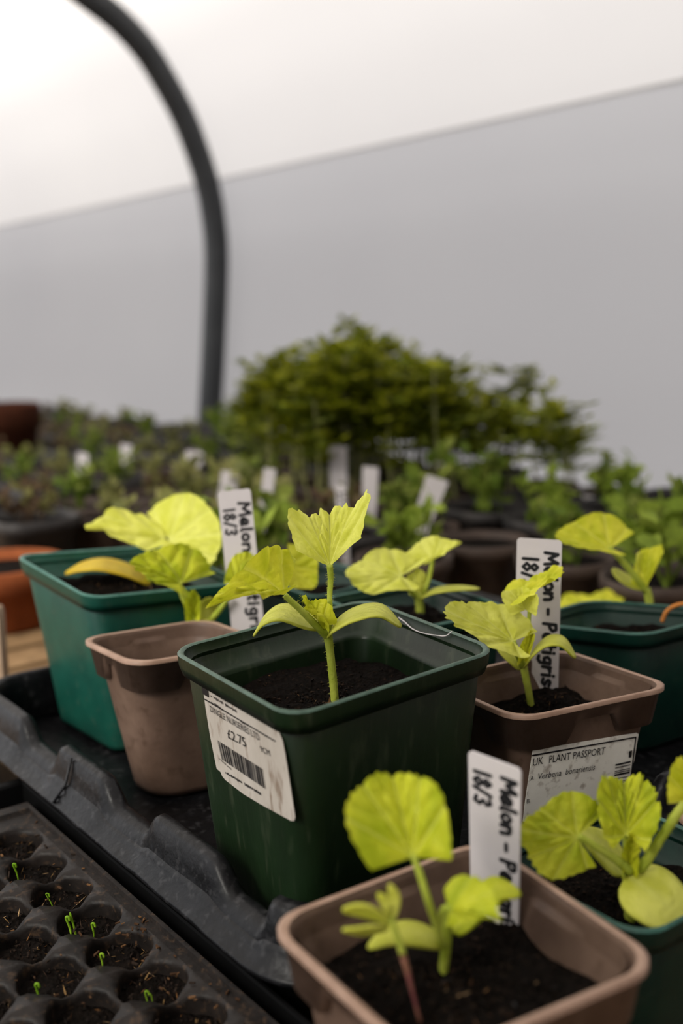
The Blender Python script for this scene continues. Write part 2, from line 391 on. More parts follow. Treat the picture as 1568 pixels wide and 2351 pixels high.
        inner = -.0050
    # soil
    ts = 1 - soil_drop*h
    so, _ = ring(q(ts, inner + .0006), r*.8)
    p.soil_z = sum(v.z for v in so)/len(so); cc = sum(so, Vector())/len(so)
    NR = 20; vs = [cc.copy()]; fs = []; n = len(so)
    for j in range(1, NR+1):
        for v in so:
            vs.append(lerp(cc, v, j/NR))
    for v in vs:
        a = noise.noise(v*110)*soil_amp + noise.noise(v*330)*soil_amp*.7 + noise.noise(v*800)*soil_amp*.3 + noise.noise(v*38)*soil_amp*1.3
        v.z += a + soil_amp*.4
    for k in range(n): fs.append((0, 1+k, 1+(k+1) % n))
    for j in range(NR-1):
        for k in range(n):
            a, b = 1+j*n+k, 1+j*n+(k+1) % n; fs.append((a, a+n, b+n, b))
    soil = mesh_obj('soil', vs, fs, M['soil'], root)
    if chips:
        mb = MB()
        for ci in range(chips*6):
            v = vs[random.randrange(1, 1+(NR-1)*n)]
            v = lerp(cc, v, random.random()**.5) if random.random() < .6 else v
            fibre = ci < chips*.55
            L_ = random.uniform(.0006, .0022)*(2.0 if random.random() < .06 else 1) if fibre else random.uniform(.0004, .0014)
            w_ = L_*(random.uniform(.12, .35) if fibre else random.uniform(.5, .9))
            ax = Vector((random.gauss(0, 1), random.gauss(0, 1), random.gauss(0, .7))).normalized()
            ay = ax.cross(Vector((random.random(), .3, 1))).normalized(); az = ax.cross(ay)
            if fibre: cl = random.choice([(.02, .012, .008), (.05, .025, .012), (.10, .05, .02), (.13, .07, .03), (.03, .03, .032), (.2, .13, .07)])
            else: cl = random.choice([(.004, .003, .002), (.008, .006, .005), (.014, .009, .006), (.022, .013, .008)])
            z0 = v.z + w_*.2; c0_ = Vector((v.x, v.y, z0)); j_ = lambda: random.uniform(.55, 1.1)
            mb.add([c0_ + ax*L_*j_(), c0_ - ax*L_*j_(), c0_ + ay*w_*j_(), c0_ - ay*w_*j_(), c0_ + az*w_*.7*j_(), c0_ - az*w_*.7*j_()], [(0, 2, 4), (2, 1, 4), (1, 3, 4), (3, 0, 4), (2, 0, 5), (1, 2, 5), (3, 1, 5), (0, 3, 5)], cl)
        ch = mb.build('bark_chips', M['chips'], soil, smooth=False, cols=True); ch['kind'] = 'stuff'
    return p
def rimpx(c): return [G(x, y, z) for x, y, z in c]
def sq(Lp, Fp, dirpt, size):           # complete a square from its left and front corners
    d = (dirpt - Fp).normalized()*size; return [Lp, Fp, Fp + d, Lp + d]

pots = {}
# main bottle-green pot
pots['main'] = make_pot('square_pot', 'bottle green square pot with a dirty price sticker, in sharp focus at the centre',
    rimpx([(384, 1489, .088), (666, 1647, .088), (1151, 1489, .088), (842, 1372, .088)]), 0, .085, M['main_green'], 'green', .022, .0105, chips=170)
Lp, Fp = G(30, 1273, .088), G(202, 1372, .080)
pots['teal'] = make_pot('square_pot', 'pale-rimmed teal green square pot at the far left end of the tray', sq(Lp, Fp, G(498, 1343, .0735), .09), .001, .085, M['teal'], 'green', .013, .009, chips=90, shift=tuple((D*.010)[:2]))
Lp, Fp = G(184, 1466, .067), G(308, 1524, .067)
pots['brL'] = make_pot('square_pot', 'taupe brown pot without sticker, between the teal pot and the bottle green pot', sq(Lp, Fp, G(415, 1506, .067), .060), 0, .13, M['brown'], 'brown', .022, .010, chips=60)
pots['front'] = make_pot('square_pot', 'taupe brown pot nearest the camera, rim out of focus', rimpx([(614, 2117, .05), (971, 2445, .05), (1521, 2211, .05), (1110, 1928, .05)]), ZB, .12, M['brown'], 'brown', .0145, .0105, chips=170)
pots['brR'] = make_pot('square_pot', 'taupe brown pot with a white plant passport sticker on its side', rimpx([(985, 1560, .06), (1190, 1650, .06), (1545, 1575, .06), (1290, 1490, .06)]), 0, .14, M['brown'], 'brown', .016, .010, chips=110)
c = Vector((.0875, .3215, .037)); hd = Vector((.0149, .09, 0))/2; hp = Vector((-.045, .0075, 0))
pots['low'] = make_pot('square_pot', 'deep green square pot cut off by the right edge, beside the nearest brown pot', [c + hp, c - hd, c - hp, c + hd], ZB, .07, M['deep_teal'], 'green', .014, .010, chips=110)
pots['tealR'] = make_pot('square_pot', 'deep green square pot at the right edge behind the passport sticker pot', rimpx([(1180, 1425, .06), (1480, 1458, .06), (1700, 1400, .06), (1350, 1375, .06)]), 0, .06, M['deep_teal'], 'green', .012, .009, chips=40)
pots['c2'] = make_pot('square_pot', 'dark green square pot just behind the bottle green pot', rimpx([(735, 1371, .07), (937, 1447, .07), (1180, 1396, .07), (975, 1325, .07)]), 0, .06, M['deep_teal'], 'green', .012, .008, chips=40)
pots['c1'] = make_pot('square_pot', 'dark green square pot mostly hidden behind the leaning left white label', rimpx([(560, 1312, .06), (722, 1372, .06), (905, 1322, .06), (748, 1286, .06)]), 0, .13, M['deep_teal'], 'green', .012, .008, chips=20)
Lp = G(1494, 1892, .035) + NN*.011; Fp = Lp + Vector((.58, -.81, 0))*.065
pots['brB'] = make_pot('square_pot', 'brown pot of soil at the right edge behind the thick melon stalk', sq(Lp, Fp, Fp + Vector((.81, .58, 0)), .065), ZB, .12, M['brown'], 'brown', .010, .009, chips=60)

# ------------------------------------------------------------------ stickers on pots
def text_mesh(s, shear=0):
    cu = bpy.data.curves.new('lettering', 'FONT'); cu.body = s; cu.resolution_u = 2; cu.shear = shear
    o = bpy.data.objects.new('lettering', cu); COL.objects.link(o)
    dg = bpy.context.evaluated_depsgraph_get(); dg.update()
    me = bpy.data.meshes.new_from_object(o.evaluated_get(dg))
    vs = [v.co.copy() for v in me.vertices]; fs = [tuple(p.vertices) for p in me.polygons]
    bpy.data.objects.remove(o); bpy.data.meshes.remove(me); bpy.data.curves.remove(cu)
    return vs, fs
class Face:
    """a pot wall seen in the photo: pixels are laid onto its plane"""
    def __init__(s, a, b, c, out):
        s.o = a; s.n = (b-a).cross(c-a).normalized()
        if s.n.dot(out) < 0: s.n = -s.n
    def at(s, px, py, off=0.0): return onplane(px, py, s.o, s.n) + s.n*off
def sticker_text(face, parent, s, p0, p1, hpx, shear=0, off=.0006):
    vs, fs = text_mesh(s, shear)
    x0 = min(v.x for v in vs); x1 = max(v.x for v in vs); y1 = max(v.y for v in vs)
    a = face.at(*p0, off); b = face.at(*p1, off); c = face.at(p0[0]+hpx[0], p0[1]+hpx[1], off)
    X = (b-a)/(x1-x0); Y = (c-a)/y1
    return mesh_obj('lettering', [a + X*(v.x-x0) + Y*v.y for v in vs], fs, M['ink'], parent, smooth=False)
def print_marks(face, parent, p0, p1, hpx, words, seed=1, off=.0006):
    """print too blurred to read: rows of small ink marks, no letters"""
    rnd = random.Random(seed); mb = MB(); a = Vector(p0); b = Vector(p1); h = Vector(hpx); tot = sum(words) + (len(words)-1)*1.2; x = 0
    for w in words:
        for i in range(w):
            t0, t1 = (x + i + .12)/tot, (x + i + rnd.uniform(.55, .88))/tot; v0, v1 = rnd.uniform(0, .3), rnd.uniform(.65, 1)
            q = [lerp(a, b, t) + h*v for t, v in ((t0, v0), (t1, v0), (t1, v1), (t0, v1))]
            mb.add([face.at(p.x, p.y, off) for p in q], [(0, 1, 2, 3)])
        x += w + 1.2
    return mb.build('print_marks', M['ink'], parent, smooth=False)
def sticker_poly(face, name, px, mat, parent, off=.0003, n=1):
    pts = [face.at(x, y, off) for x, y in px]; k = len(pts)
    back = [p - face.n*.00025 for p in pts]
    fs = [tuple(range(k))] + [(i, i+k, (i+1) % k + k, (i+1) % k) for i in range(k)]
    return mesh_obj(name, pts + back, fs, mat, parent, smooth=False)
def bars(face, parent, a, b, c, d, off=.0006, seed=3, n=34):   # quad a-b top edge, d-c bottom edge
    rnd = random.Random(seed); mb = MB(); t = 0
    ws = [rnd.choice([1, 1, 2, 3]) for _ in range(n*2)]; tot = sum(ws); acc = 0
    for i, w in enumerate(ws):
        t0, t1 = acc/tot, (acc+w)/tot; acc += w
        if i % 2 == 0:
            pa = [(lerp(Vector(a), Vector(b), t)) for t in (t0, t1)]; pd = [(lerp(Vector(d), Vector(c), t)) for t in (t0, t1)]
            mb.add([face.at(p.x, p.y, off) for p in (pa[0], pa[1], pd[1], pd[0])], [(0, 1, 2, 3)])
    return mb.build('barcode', M['ink'], parent, smooth=False)
p = pots['main']; q1 = p.q(.8, -.0022); q0 = p.q(.1, -.0022)
fm = Face(q1[0], q1[1], q0[1], Vector((-.8, -.6, 0)))
st = sticker_poly(fm, 'price_sticker', [(466, 1566), (500, 1588), (545, 1614), (590, 1640), (628, 1668), (642, 1681), (650, 1700), (656, 1730), (664, 1780), (672, 1830), (679, 1876), (677, 1884), (670, 1884), (600, 1846), (560, 1822), (520, 1791), (512, 1782), (508, 1772), (499, 1764), (493, 1735), (484, 1690), (474, 1630)], M['sticker'], p.root)
st['label'] = 'stained white price sticker with barcode'
sticker_poly(fm, 'black_mark', [(464, 1562), (479, 1571), (482, 1600), (469, 1592)], M['ink'], st, .0006)
for s_, a, b, hp_ in (('PLANT PASSPORT', (485, 1586), (530, 1617), (-2, -11)), ('DINGLE NURSERIES LTD', (487, 1633), (600, 1700), (-3, -15)), ('£2.75', (527, 1693), (569, 1715), (-4, -22)), ('9CM', (602, 1724), (624, 1735), (-3, -14))):
    sticker_text(fm, st, s_, a, b, hp_)
for i, (a, b, hp_, wd_) in enumerate((((487, 1600), (547, 1636), (-2, -8), (1, 7, 8)), ((489, 1615), (516, 1632), (-2, -8), (1, 6)), ((506, 1742), (535, 1768), (-2, -6), (1, 6, 5)), ((521, 1776), (604, 1826), (-2, -8), (9, 9)), ((556, 1658), (574, 1668), (-2, -7), (5,)), ((606, 1686), (618, 1693), (-2, -7), (3,)))):
    print_marks(fm, st, a, b, hp_, wd_, 40 + i)
sticker_poly(fm, 'rule_line', [(470, 1602), (635, 1700), (635, 1702), (470, 1604)], M['ink'], st, .0006)
bars(fm, st, (502, 1698), (607, 1765), (614, 1811), (512, 1742))
p = pots['brR']; q1 = p.q(.7, -.0026); q0 = p.q(.1, -.0026)
fb = Face(q1[1], q1[2], q0[2], Vector((.6, -.8, 0)))
st = sticker_poly(fb, 'passport_sticker', [(1222, 1724), (1226, 1721), (1461, 1682), (1465, 1685), (1455, 1745), (1440, 1800), (1418, 1860), (1390, 1905), (1340, 1925), (1250, 1905), (1200, 1885), (1205, 1840)], M['sticker2'], p.root)
st['label'] = 'white plant passport sticker with black print'
for s_, a, b, hp_, sh in (('UK', (1221, 1757), (1244, 1752), (2, -17), 0), ('PLANT PASSPORT', (1258, 1750), (1386, 1730), (2, -17), 0), ('A', (1215, 1791), (1223, 1789), (1, -10), 0),
                          ('Verbena', (1232, 1788), (1286, 1779), (2, -14), .1), ('bonariensis', (1296, 1777), (1363, 1766), (2, -14), .1), ('B', (1207, 1843), (1213, 1842), (1, -10), 0)):
    sticker_text(fb, st, s_, a, b, hp_, sh)
sticker_poly(fb, 'rule_line', [(1220, 1732), (1459, 1690), (1459, 1692.5), (1220, 1735)], M['ink'], st, .0006)
sticker_poly(fb, 'rule_line', [(1457, 1691), (1459, 1691), (1449, 1775), (1447, 1775)], M['ink'], st, .0006)
bars(fb, st, (1411, 1753), (1405, 1812), (1440, 1806), (1446, 1745), .0006, 5, 9)
sticker_poly(fb, 'print_mark', [(1443, 1724), (1449, 1722), (1447, 1737), (1442, 1738)], M['ink'], st, .0006)

# ------------------------------------------------------------------ handwritten white labels
GL = {  # marker strokes on a unit-high letter
 'M': (.9, [[(.05, 0), (.12, 1), (.42, .35), (.72, 1), (.82, 0)]]), 'e': (.6, [[(.08, .32), (.5, .36), (.45, .6), (.25, .66), (.08, .45), (.08, .2), (.25, .02), (.52, .1)]]),
 'l': (.3, [[(.15, 1), (.13, .1), (.22, 0)]]), 'o': (.6, [[(.3, .62), (.1, .5), (.08, .2), (.28, .02), (.5, .15), (.5, .48), (.3, .62)]]),
 'n': (.62, [[(.08, .62), (.1, 0)], [(.1, .4), (.3, .62), (.48, .5), (.52, 0)]]), '-': (.6, [[(.12, .34), (.46, .36)]]), ' ': (.28, []),
 'P': (.65, [[(.1, 0), (.12, 1)], [(.1, .95), (.45, .98), (.55, .75), (.4, .52), (.12, .48)]]), 't': (.45, [[(.22, .95), (.2, .1), (.36, .02)], [(.04, .62), (.42, .64)]]),
 'i': (.28, [[(.13, .6), (.13, 0)], [(.13, .86), (.14, .9)]]), 'g': (.6, [[(.5, .58), (.25, .62), (.1, .4), (.2, .12), (.45, .15), (.5, .58), (.5, -.2), (.3, -.38), (.1, -.28)]]),
 'r': (.45, [[(.1, .62), (.12, 0)], [(.12, .4), (.25, .6), (.42, .58)]]), 's': (.52, [[(.45, .55), (.25, .64), (.1, .5), (.25, .34), (.44, .2), (.3, .02), (.06, .08)]]),
 '1': (.3, [[(.12, 1), (.14, 0)]]), '8': (.62, [[(.3, .52), (.1, .75), (.3, 1), (.5, .78), (.3, .52), (.08, .25), (.3, 0), (.54, .25), (.3, .52)]]),
 '/': (.42, [[(.04, -.05), (.36, 1.0)]]), '3': (.58, [[(.1, .9), (.35, 1), (.48, .75), (.25, .54), (.5, .3), (.35, 0), (.08, .1)]]),
}
def strokes(s, rnd):
    x = 0; out = []
    for ch in s:
        w, ss = GL[ch]
        for st_ in ss: out.append([(x + a + rnd.uniform(-.02, .02), b + rnd.uniform(-.025, .025)) for a, b in st_])
        x += w + .06
    return out, x
def make_label(name, label, tl, tr, br, bl, lines, cat='plant label', group=None, deep=.02, text=True, seed=1, curve=0.0):
    """tl,tr,br,bl world points of the visible part; the tip goes on into the soil"""
    rnd = random.Random(seed)
    X = (tr - tl); Y = (bl - tl)
    nrm = X.cross(Y).normalized()
    if nrm.dot(CAM - tl) < 0: nrm = -nrm
    root = thing(name, label, cat, (bl + br)/2, group)
    th = .0006; vs = []; fs = []
    def at(u, v, o): 
        a = lerp(lerp(tl, bl, v), lerp(tr, br, v), u); return a + nrm*(o + curve*math.sin(min(max(v, 0), 1)*math.pi))
    ext = 1 + deep/Y.length
    rows = [0, .008, .02] + [i/10 for i in range(1, 11)] + [lerp(1, ext, .5), ext]
    for v in rows:
        ins = {0: .07, .008: .025}.get(v, 0)
        if v >= ext: ins = .46
        for o in (th/2, -th/2):
            vs.append(at(ins, v, o)); vs.append(at(1-ins, v, o))
    for j in range(len(rows)-1):
        a = j*4; b = a+4
        fs += [(a, a+1, b+1, b), (a+2, b+2, b+3, a+3), (a, b, b+2, a+2), (a+1, a+3, b+3, b+1)]
    fs += [(0, 2, 3, 1)]; e = (len(rows)-1)*4; fs += [(e, e+1, e+3, e+2)]
    mesh_obj('plate', vs, fs, M['white_tag'], root, smooth=False)
    for txt, u0, u1, v0, v1 in (lines or []):   # baseline at u0, letter tops at u1, runs down the label v0..v1
        st_, wid = strokes(txt, rnd); mb = MB(); asp = X.length/Y.length
        lw = .085*abs(u1-u0)*X.length*(1.3 if len(txt) < 6 else 1.6)
        for pl in st_:
            pts = [at(u0 + (u1-u0)*b, v0 + (v1-v0)*a/wid, th/2 + .00008) for a, b in pl]
            for i, p_ in enumerate(pts):
                xa = X.normalized(); ya = nrm.cross(xa)
                mb.add([p_ + (xa*math.cos(k*math.pi/4) + ya*math.sin(k*math.pi/4))*lw for k in range(8)], [tuple(range(8))])
                if i:
                    d_ = p_ - pts[i-1]
                    if d_.length > 1e-7:
                        sd_ = nrm.cross(d_).normalized()*lw
                        mb.add([pts[i-1]-sd_, p_-sd_, p_+sd_, pts[i-1]+sd_], [(0, 1, 2, 3)])
        mb.build('handwriting', M['ink'], root, smooth=False)
    return root
TXT = 'Melon - Petigris'
yb = .293
make_label('plant_label', 'white handwritten label tilted in the nearest brown pot', P(1076, 1721, yb + .004), P(1197, 1766, yb - .0085), P(1190, 2176, yb - .0085), P(1084, 2150, yb + .004),
           [(TXT, .64, .93, .075, .93), ('18/3', .12, .44, .085, .27)], seed=2)
yb = G(1235, 1590, pots['brR'].soil_z).y - .003
make_label('plant_label', 'white handwritten label upright in the plant passport pot', P(1187, 1234, yb + .012), P(1290, 1240, yb + .010), P(1281, 1592, yb), P(1180, 1575, yb),
           [(TXT, .63, .92, .085, .97), ('18/3', .15, .48, .125, .34)], seed=3)
yb = G(565, 1500, pots['brL'].soil_z).y
make_label('plant_label', 'white handwritten label leaning beside the big left melon leaves', P(499, 1129, yb + .006), P(575, 1121, yb + .006), P(610, 1470, yb), P(535, 1475, yb),
           [(TXT, .60, .93, .085, .98), ('18/3', .13, .47, .115, .30)], seed=4)

# ------------------------------------------------------------------ melon seedlings
VEINS = [0, 38, -38, 78, -78, 120, -120]
def leaf_mesh(name, parent, mat, px, y, A, SL, SR, Dp=(0, 0, 0), E=(0, 0, 0), cup=.0, ruf=.05, puck=.035, teeth=.05, seed=0, thm=148, k=5, lobes=.05, round_=1.0):
    """melon leaf blade: base pixel, pixel+depth vectors to tip and to either side, droop at tip (Dp) and sides (E)"""
    rnd = random.Random(seed); B = P(px[0], px[1], y)
    a_, l_, r_, d_, e_ = (V(B, px[0], px[1], y, v) for v in (A, SL, SR, Dp, E))
    nr = a_.cross(r_ - l_)
    nr.normalize()
    if nr.z < 0: nr = -nr
    size = a_.length
    NR, NT = 26, 104; vs = [B]; fs = []; vein = [1.0]; ph = rnd.uniform(0, 6)
    th0 = math.radians(thm)
    def R(th):
        t = abs(th)/math.pi
        base = 1.0 - .22*max(0, (t - .38)/.45)**2*round_ - .25*max(0, t - .62)*2
        return base*(1 + lobes*math.cos(k*th) + .42*teeth*(abs(math.sin(th*14 + ph)) - .5) + .2*teeth*math.sin(th*37 + ph*2) + .3*teeth*math.sin(th*5 + ph))
    for j in range(1, NR+1):
        rho = j/NR
        for i in range(NT+1):
            th = -th0 + 2*th0*i/NT
            rr = R(th)*rho if j > NR-4 else (R(th)*.9 + .1)*rho*(.98)
            a = rr*math.cos(th); b = rr*math.sin(th)/.95
            dv = min(abs(math.sin(th - math.radians(v)))*rr if math.cos(th - math.radians(v)) > 0 else 9 for v in VEINS)
            for v, os_ in ((0, (.36, .66)), (38, (.5,)), (-38, (.5,))):      # side veins
                va = math.radians(v); u = rr*math.cos(th-va); w = rr*math.sin(th-va)
                for o in os_:
                    for sg in (-1, 1):
                        cu, cw = u - o, w*sg
                        if 0 < cw < .42:
                            q = abs(cu - cw*.9)*.74; dv = min(dv, q + .014 + cw*.05)
            vn = max(0, 1 - dv/.028); vein.append(min(1, vn*.85))
            h = 1.7*puck*(1-math.exp(-(dv/.075)**1.7)) + cup*(b*b*.6 + a*a*.3) + ruf*rho**3*math.sin(th*4.5 + ph)*.9 + ruf*.30*rho**5*math.sin(th*10 + ph*1.7)
            h += puck*(.30*noise.noise(Vector((a*5, b*5, seed*3.1))) + .22*noise.noise(Vector((a*11, b*11, seed*1.7))))
            p_ = B + a_*a + (r_ if b > 0 else l_)*abs(b) + d_*(max(a, 0)**2) + e_*(b*b) + nr*h*size
            vs.append(p_)
    n = NT+1
    for i in range(NT): fs.append((0, 1+i, 2+i))
    for j in range(NR-1):
        for i in range(NT):
            q = 1+j*n+i; fs.append((q, q+n, q+n+1, q+1))
    return mesh_obj(name, vs, fs, mat, parent, vein=vein)
def cot_mesh(name, parent, mat, pts, y, S, wexp=.6, fold=.0):
    """cotyledon: pixel path with depth offsets, half-width vector S (pixels + depth)"""
    path = spline([P(p[0], p[1], y + (p[2] if len(p) > 2 else 0)) for p in pts], 5)
    B = P(pts[0][0], pts[0][1], y); s_ = V(B, pts[0][0], pts[0][1], y, S); n = len(path); K = 10; vs = []; fs = []; vein = []
    nr = s_.cross(path[-1]-path[0]).normalized()
    if nr.z < 0: nr = -nr
    for i, c_ in enumerate(path):
        u = i/(n-1); w = max(.10 if u < .5 else .02, math.sin(math.pi*min(1, u**.85*.985 + .005))**wexp)
        for j in range(K+1):
            v = j/K*2 - 1
            vs.append(c_ + s_*v*w + nr*(fold*v*v*w*s_.length)); vein.append(.7*max(0, 1-abs(v)/.12)*(1-u))
    for i in range(n-1):
        for j in range(K):
            q = i*(K+1)+j; fs.append((q, q+1, q+K+2, q+K+1))
    o = mesh_obj(name, vs, fs, mat, parent, vein=vein)
    md = o.modifiers.new('thick', 'SOLIDIFY'); md.thickness = .0007; md.offset = 0
    return o
def stem_obj(name, parent, pts, y, rad_px, mat=None, seg=12):
    path = [P(p[0], p[1], y + (p[2] if len(p) > 2 else 0)) for p in pts]
    rads = rad_px if isinstance(rad_px, (list, tuple)) else [rad_px]*len(pts)
    ra = [Vector((r_*path[i].y/FPX, 0, 0)) for i, r_ in enumerate(rads)]
    sp = spline(path, 6); sr = [v.x for v in spline(ra, 6)]
    mb = MB(); mb.tube(sp, sr, seg)
    o = mb.build(name, mat or M['stem'], parent); o['path'] = len(sp)
    return o, sp, sr
def hairs(parent, sp, sr, n, ln, seed=1):
    rnd = random.Random(seed); mb = MB()
    for _ in range(n):
        i = rnd.randrange(len(sp)-1); p_ = lerp(sp[i], sp[i+1], rnd.random())
        t = (sp[i+1]-sp[i]).normalized(); d_ = Vector((rnd.gauss(0, 1), rnd.gauss(0, 1), rnd.gauss(0, 1))); d_ = (d_ - t*d_.dot(t)).normalized()
        b = p_ + d_*sr[i]*.95; e = b + (d_ + t*rnd.uniform(-.3, .5))*ln*rnd.uniform(.5, 1.2); w = t.cross(d_)*.00005
        mb.add([b-w, b+w, e, b+t*.00008], [(0, 1, 2), (1, 3, 2), (3, 0, 2)])
    o = mb.build('hairs', M['leaf_pale'], parent); o['kind'] = 'stuff'
def bud(parent, px, y, A, SL, SR, seed=0, mat=None):
    return leaf_mesh('young_leaf', parent, mat or M['leaf'], px, y, A, SL, SR, cup=.35, ruf=.10, puck=.08, teeth=.08, seed=seed, thm=120)
def base_pt(px, py, z): return G(px, py, z)

# --- the sharp plant in the bottle-green pot
Y = .392
root = thing('melon_seedling', 'sharp melon seedling with one upright cupped leaf, in the bottle green pot', 'seedling', G(770, 1625, pots['main'].soil_z))
g = G(770, 1612, pots['main'].soil_z); Y = g.y
s, sp, sr = stem_obj('stem', root, [(771, 1640), (768, 1600), (763, 1545), (757, 1490), (752, 1455)], Y, [10.5, 10, 10, 10, 12]); hairs(s, sp, sr, 160, .0011, 1)
s, sp, sr = stem_obj('petiole', root, [(748, 1462), (757, 1420, .002), (757, 1370, .003), (759, 1330, .003), (757, 1296, .002)], Y, [9, 7.5, 6.5, 7, 8]); hairs(s, sp, sr, 170, .0012, 2)
leaf_mesh('leaf', root, M['leaf_pale'], (757, 1300), Y + .002, (2, -98, .018), (-84, -62, -.004), (88, -100, -.004), cup=.10, ruf=.08, puck=.07, teeth=.07, seed=3, thm=112, E=(0, -6, 0))
s, sp, sr = stem_obj('petiole', root, [(752, 1462), (720, 1430, -.004), (690, 1400, -.007), (668, 1380, -.008), (654, 1366, -.008)], Y, [10, 9, 8, 7.5, 7]); hairs(s, sp, sr, 150, .0012, 3)
leaf_mesh('leaf', root, M['leaf'], (652, 1366), Y - .008, (-118, -26, -.020), (-10, 2, -.020), (16, -92, .016), Dp=(-42, 46, -.006), cup=.05, ruf=.13, puck=.05, teeth=.05, seed=5, thm=97, E=(0, 0, 0))
cot_mesh('cotyledon', root, M['cotyledon'], [(742, 1440), (705, 1425, .002), (650, 1405, .002), (610, 1420, 0), (583, 1458, -.004)], Y + .004, (4, -20, .013), .55)
cot_mesh('cotyledon', root, M['cotyledon'], [(752, 1462), (775, 1432, -.003), (820, 1408, -.006), (875, 1402, -.008), (921, 1438, -.010)], Y, (8, -19, .014), .55)
o_ = bud(root, (742, 1432), Y - .003, (-52, -48, .002), (6, -18, .004), (-14, 6, -.004), 4)
s, sp, sr = stem_obj('bud', root, [(748, 1440, -.002), (738, 1420, -.004), (722, 1412, -.005)], Y, [9, 11, 5], M['leaf'])
hairs(s, [P(x, 1372 + (x-684)*.42, Y) for x in range(684, 748, 8)], [.0008]*8, 110, .0016, 5)

p = pots['main']; hh_ = 1/(p.cen.z)
qa = p.q(1-.004*hh_, -.0028); qb = p.q(1-.010*hh_, -.0036); fi = Face(qa[2], qa[3], qb[3], Vector((-.8, -.6, 0)))
mb = MB(); mb.tube(spline([fi.at(x, y, .0006) for x, y in ((918, 1418), (932, 1428), (950, 1444), (975, 1454), (1005, 1459), (1026, 1460), (1040, 1450))], 5), .00022, 6)
o_ = mb.build('nylon_thread', M['white_tag'], p.root); o_['label'] = 'fine clear thread caught inside the rim'
# --- plant in the nearest brown pot
z_ = pots['front'].soil_z; Y = G(1016, 2245, z_).y
root = thing('melon_seedling', 'melon seedling with one large round upright leaf, in the nearest brown pot', 'seedling', G(1016, 2245, z_))
stem_obj('stem', root, [(1016, 2262), (1018, 2225), (1022, 2185), (1024, 2150), (1022, 2110), (1024, 2090)], Y, [12, 12, 13, 14, 12, 8])
stem_obj('petiole', root, [(1016, 2170, -.004), (1002, 2125, -.006), (985, 2075, -.008), (965, 2010, -.006), (948, 1962, -.004)], Y, [10, 9, 9, 9, 8])
leaf_mesh('leaf', root, M['leaf_deep'], (947, 1968), Y - .004, (-44, -176, .012), (-128, -50, -.004), (88, -78, -.004), cup=.04, ruf=.03, puck=.055, teeth=.05, seed=11, thm=116, E=(-6, 4, 0), lobes=.03)
stem_obj('petiole', root, [(1008, 2150, -.004), (1012, 2105, -.006), (1022, 2085, -.008), (1040, 2088, -.009)], Y, [7, 8, 9, 6])
leaf_mesh('leaf', root, M['leaf_deep'], (1030, 2096), Y - .009, (92, -34, -.012), (34, -72, .008), (44, 26, -.008), Dp=(24, 48, -.004), cup=.02, ruf=.03, puck=.045, teeth=.05, seed=12, thm=118, lobes=.02)
cot_mesh('cotyledon', root, M['cotyledon'], [(1022, 2170), (975, 2150, -.004), (925, 2140, -.006), (880, 2150, -.008), (846, 2172, -.010)], Y, (4, -26, .008), .5)
cot_mesh('cotyledon', root, M['leaf_deep'], [(1040, 2140), (1090, 2085, .004), (1140, 2040, .004), (1194, 2050, .002)], Y + .002, (8, 34, -.008), .5)
# small weed beside it
yw = G(945, 2300, z_).y
root = thing('weed_seedling', 'small weed with a pink lower stem beside the nearest melon stem', 'weed', G(962, 2345, z_))
stem_obj('stem', root, [(966, 2352), (950, 2290), (938, 2240), (924, 2190), (912, 2150), (902, 2118)], G(962, 2345, z_).y, [5, 5, 7, 9, 7, 5], M['weed_stem'])
yw = G(962, 2345, z_).y
stem_obj('stem_tip', root, [(925, 2190), (912, 2150), (898, 2108)], yw - .0012, [9, 8, 6])
for pts, S in (([(898, 2115), (888, 2080), (878, 2060), (872, 2050)], (14, 2, 0)), ([(900, 2115), (905, 2070), (902, 2045), (896, 2030)], (14, 3, 0)), ([(896, 2118), (860, 2098), (825, 2090), (786, 2090)], (3, 14, .004)), ([(892, 2130), (860, 2134), (825, 2138), (786, 2136)], (2, 9, .004))):
    cot_mesh('leaf', root, M['leaf_pale'], pts, yw, S, .6)

# --- plant in the deep green pot at the right
z_ = pots['low'].soil_z; Y = G(1445, 2112, z_).y
root = thing('melon_seedling', 'hairy-stalked melon seedling in the deep green pot at the lower right', 'seedling', G(1445, 2112, z_))
s, sp, sr = stem_obj('stem', root, [(1444, 2130), (1446, 2090), (1446, 2050), (1440, 2010), (1440, 1992)], Y, [14, 13.5, 13, 14, 15])
s, sp, sr = stem_obj('petiole', root, [(1446, 2000, -.002), (1410, 1970, -.004), (1370, 1945, -.006), (1328, 1920, -.007)], Y, [13, 11, 10, 9]); hairs(s, sp, sr, 120, .001, 6)
leaf_mesh('leaf', root, M['leaf_deep'], (1326, 1922), Y - .007, (-118, -6, -.006), (-34, 92, -.006), (6, -92, .010), Dp=(-10, -10, 0), cup=.03, ruf=.05, puck=.05, teeth=.07, seed=21, thm=128, lobes=.06)
s, sp, sr = stem_obj('petiole', root, [(1440, 1995, .002), (1438, 1955, .003), (1436, 1915, .003)], Y, [10, 8, 7])
leaf_mesh('leaf', root, M['leaf_deep'], (1436, 1916), Y + .001, (-4, -118, .012), (-66, -50, -.002), (70, -42, -.002), cup=.02, ruf=.06, puck=.085, teeth=.10, seed=22, thm=138, lobes=.03, E=(0, -8, 0))
s, sp, sr = stem_obj('petiole', root, [(1452, 2005, .002), (1478, 1985, -.001), (1520, 1920, -.003), (1552, 1872, -.004), (1580, 1836, -.004)], Y, [12, 13, 12, 12, 11]); hairs(s, sp, sr, 160, .001, 7)
leaf_mesh('leaf', root, M['leaf'], (1586, 1834), Y - .004, (20, -88, .012), (-52, -30, -.004), (60, -50, -.004), cup=.05, ruf=.06, puck=.05, teeth=.07, seed=23, thm=120)
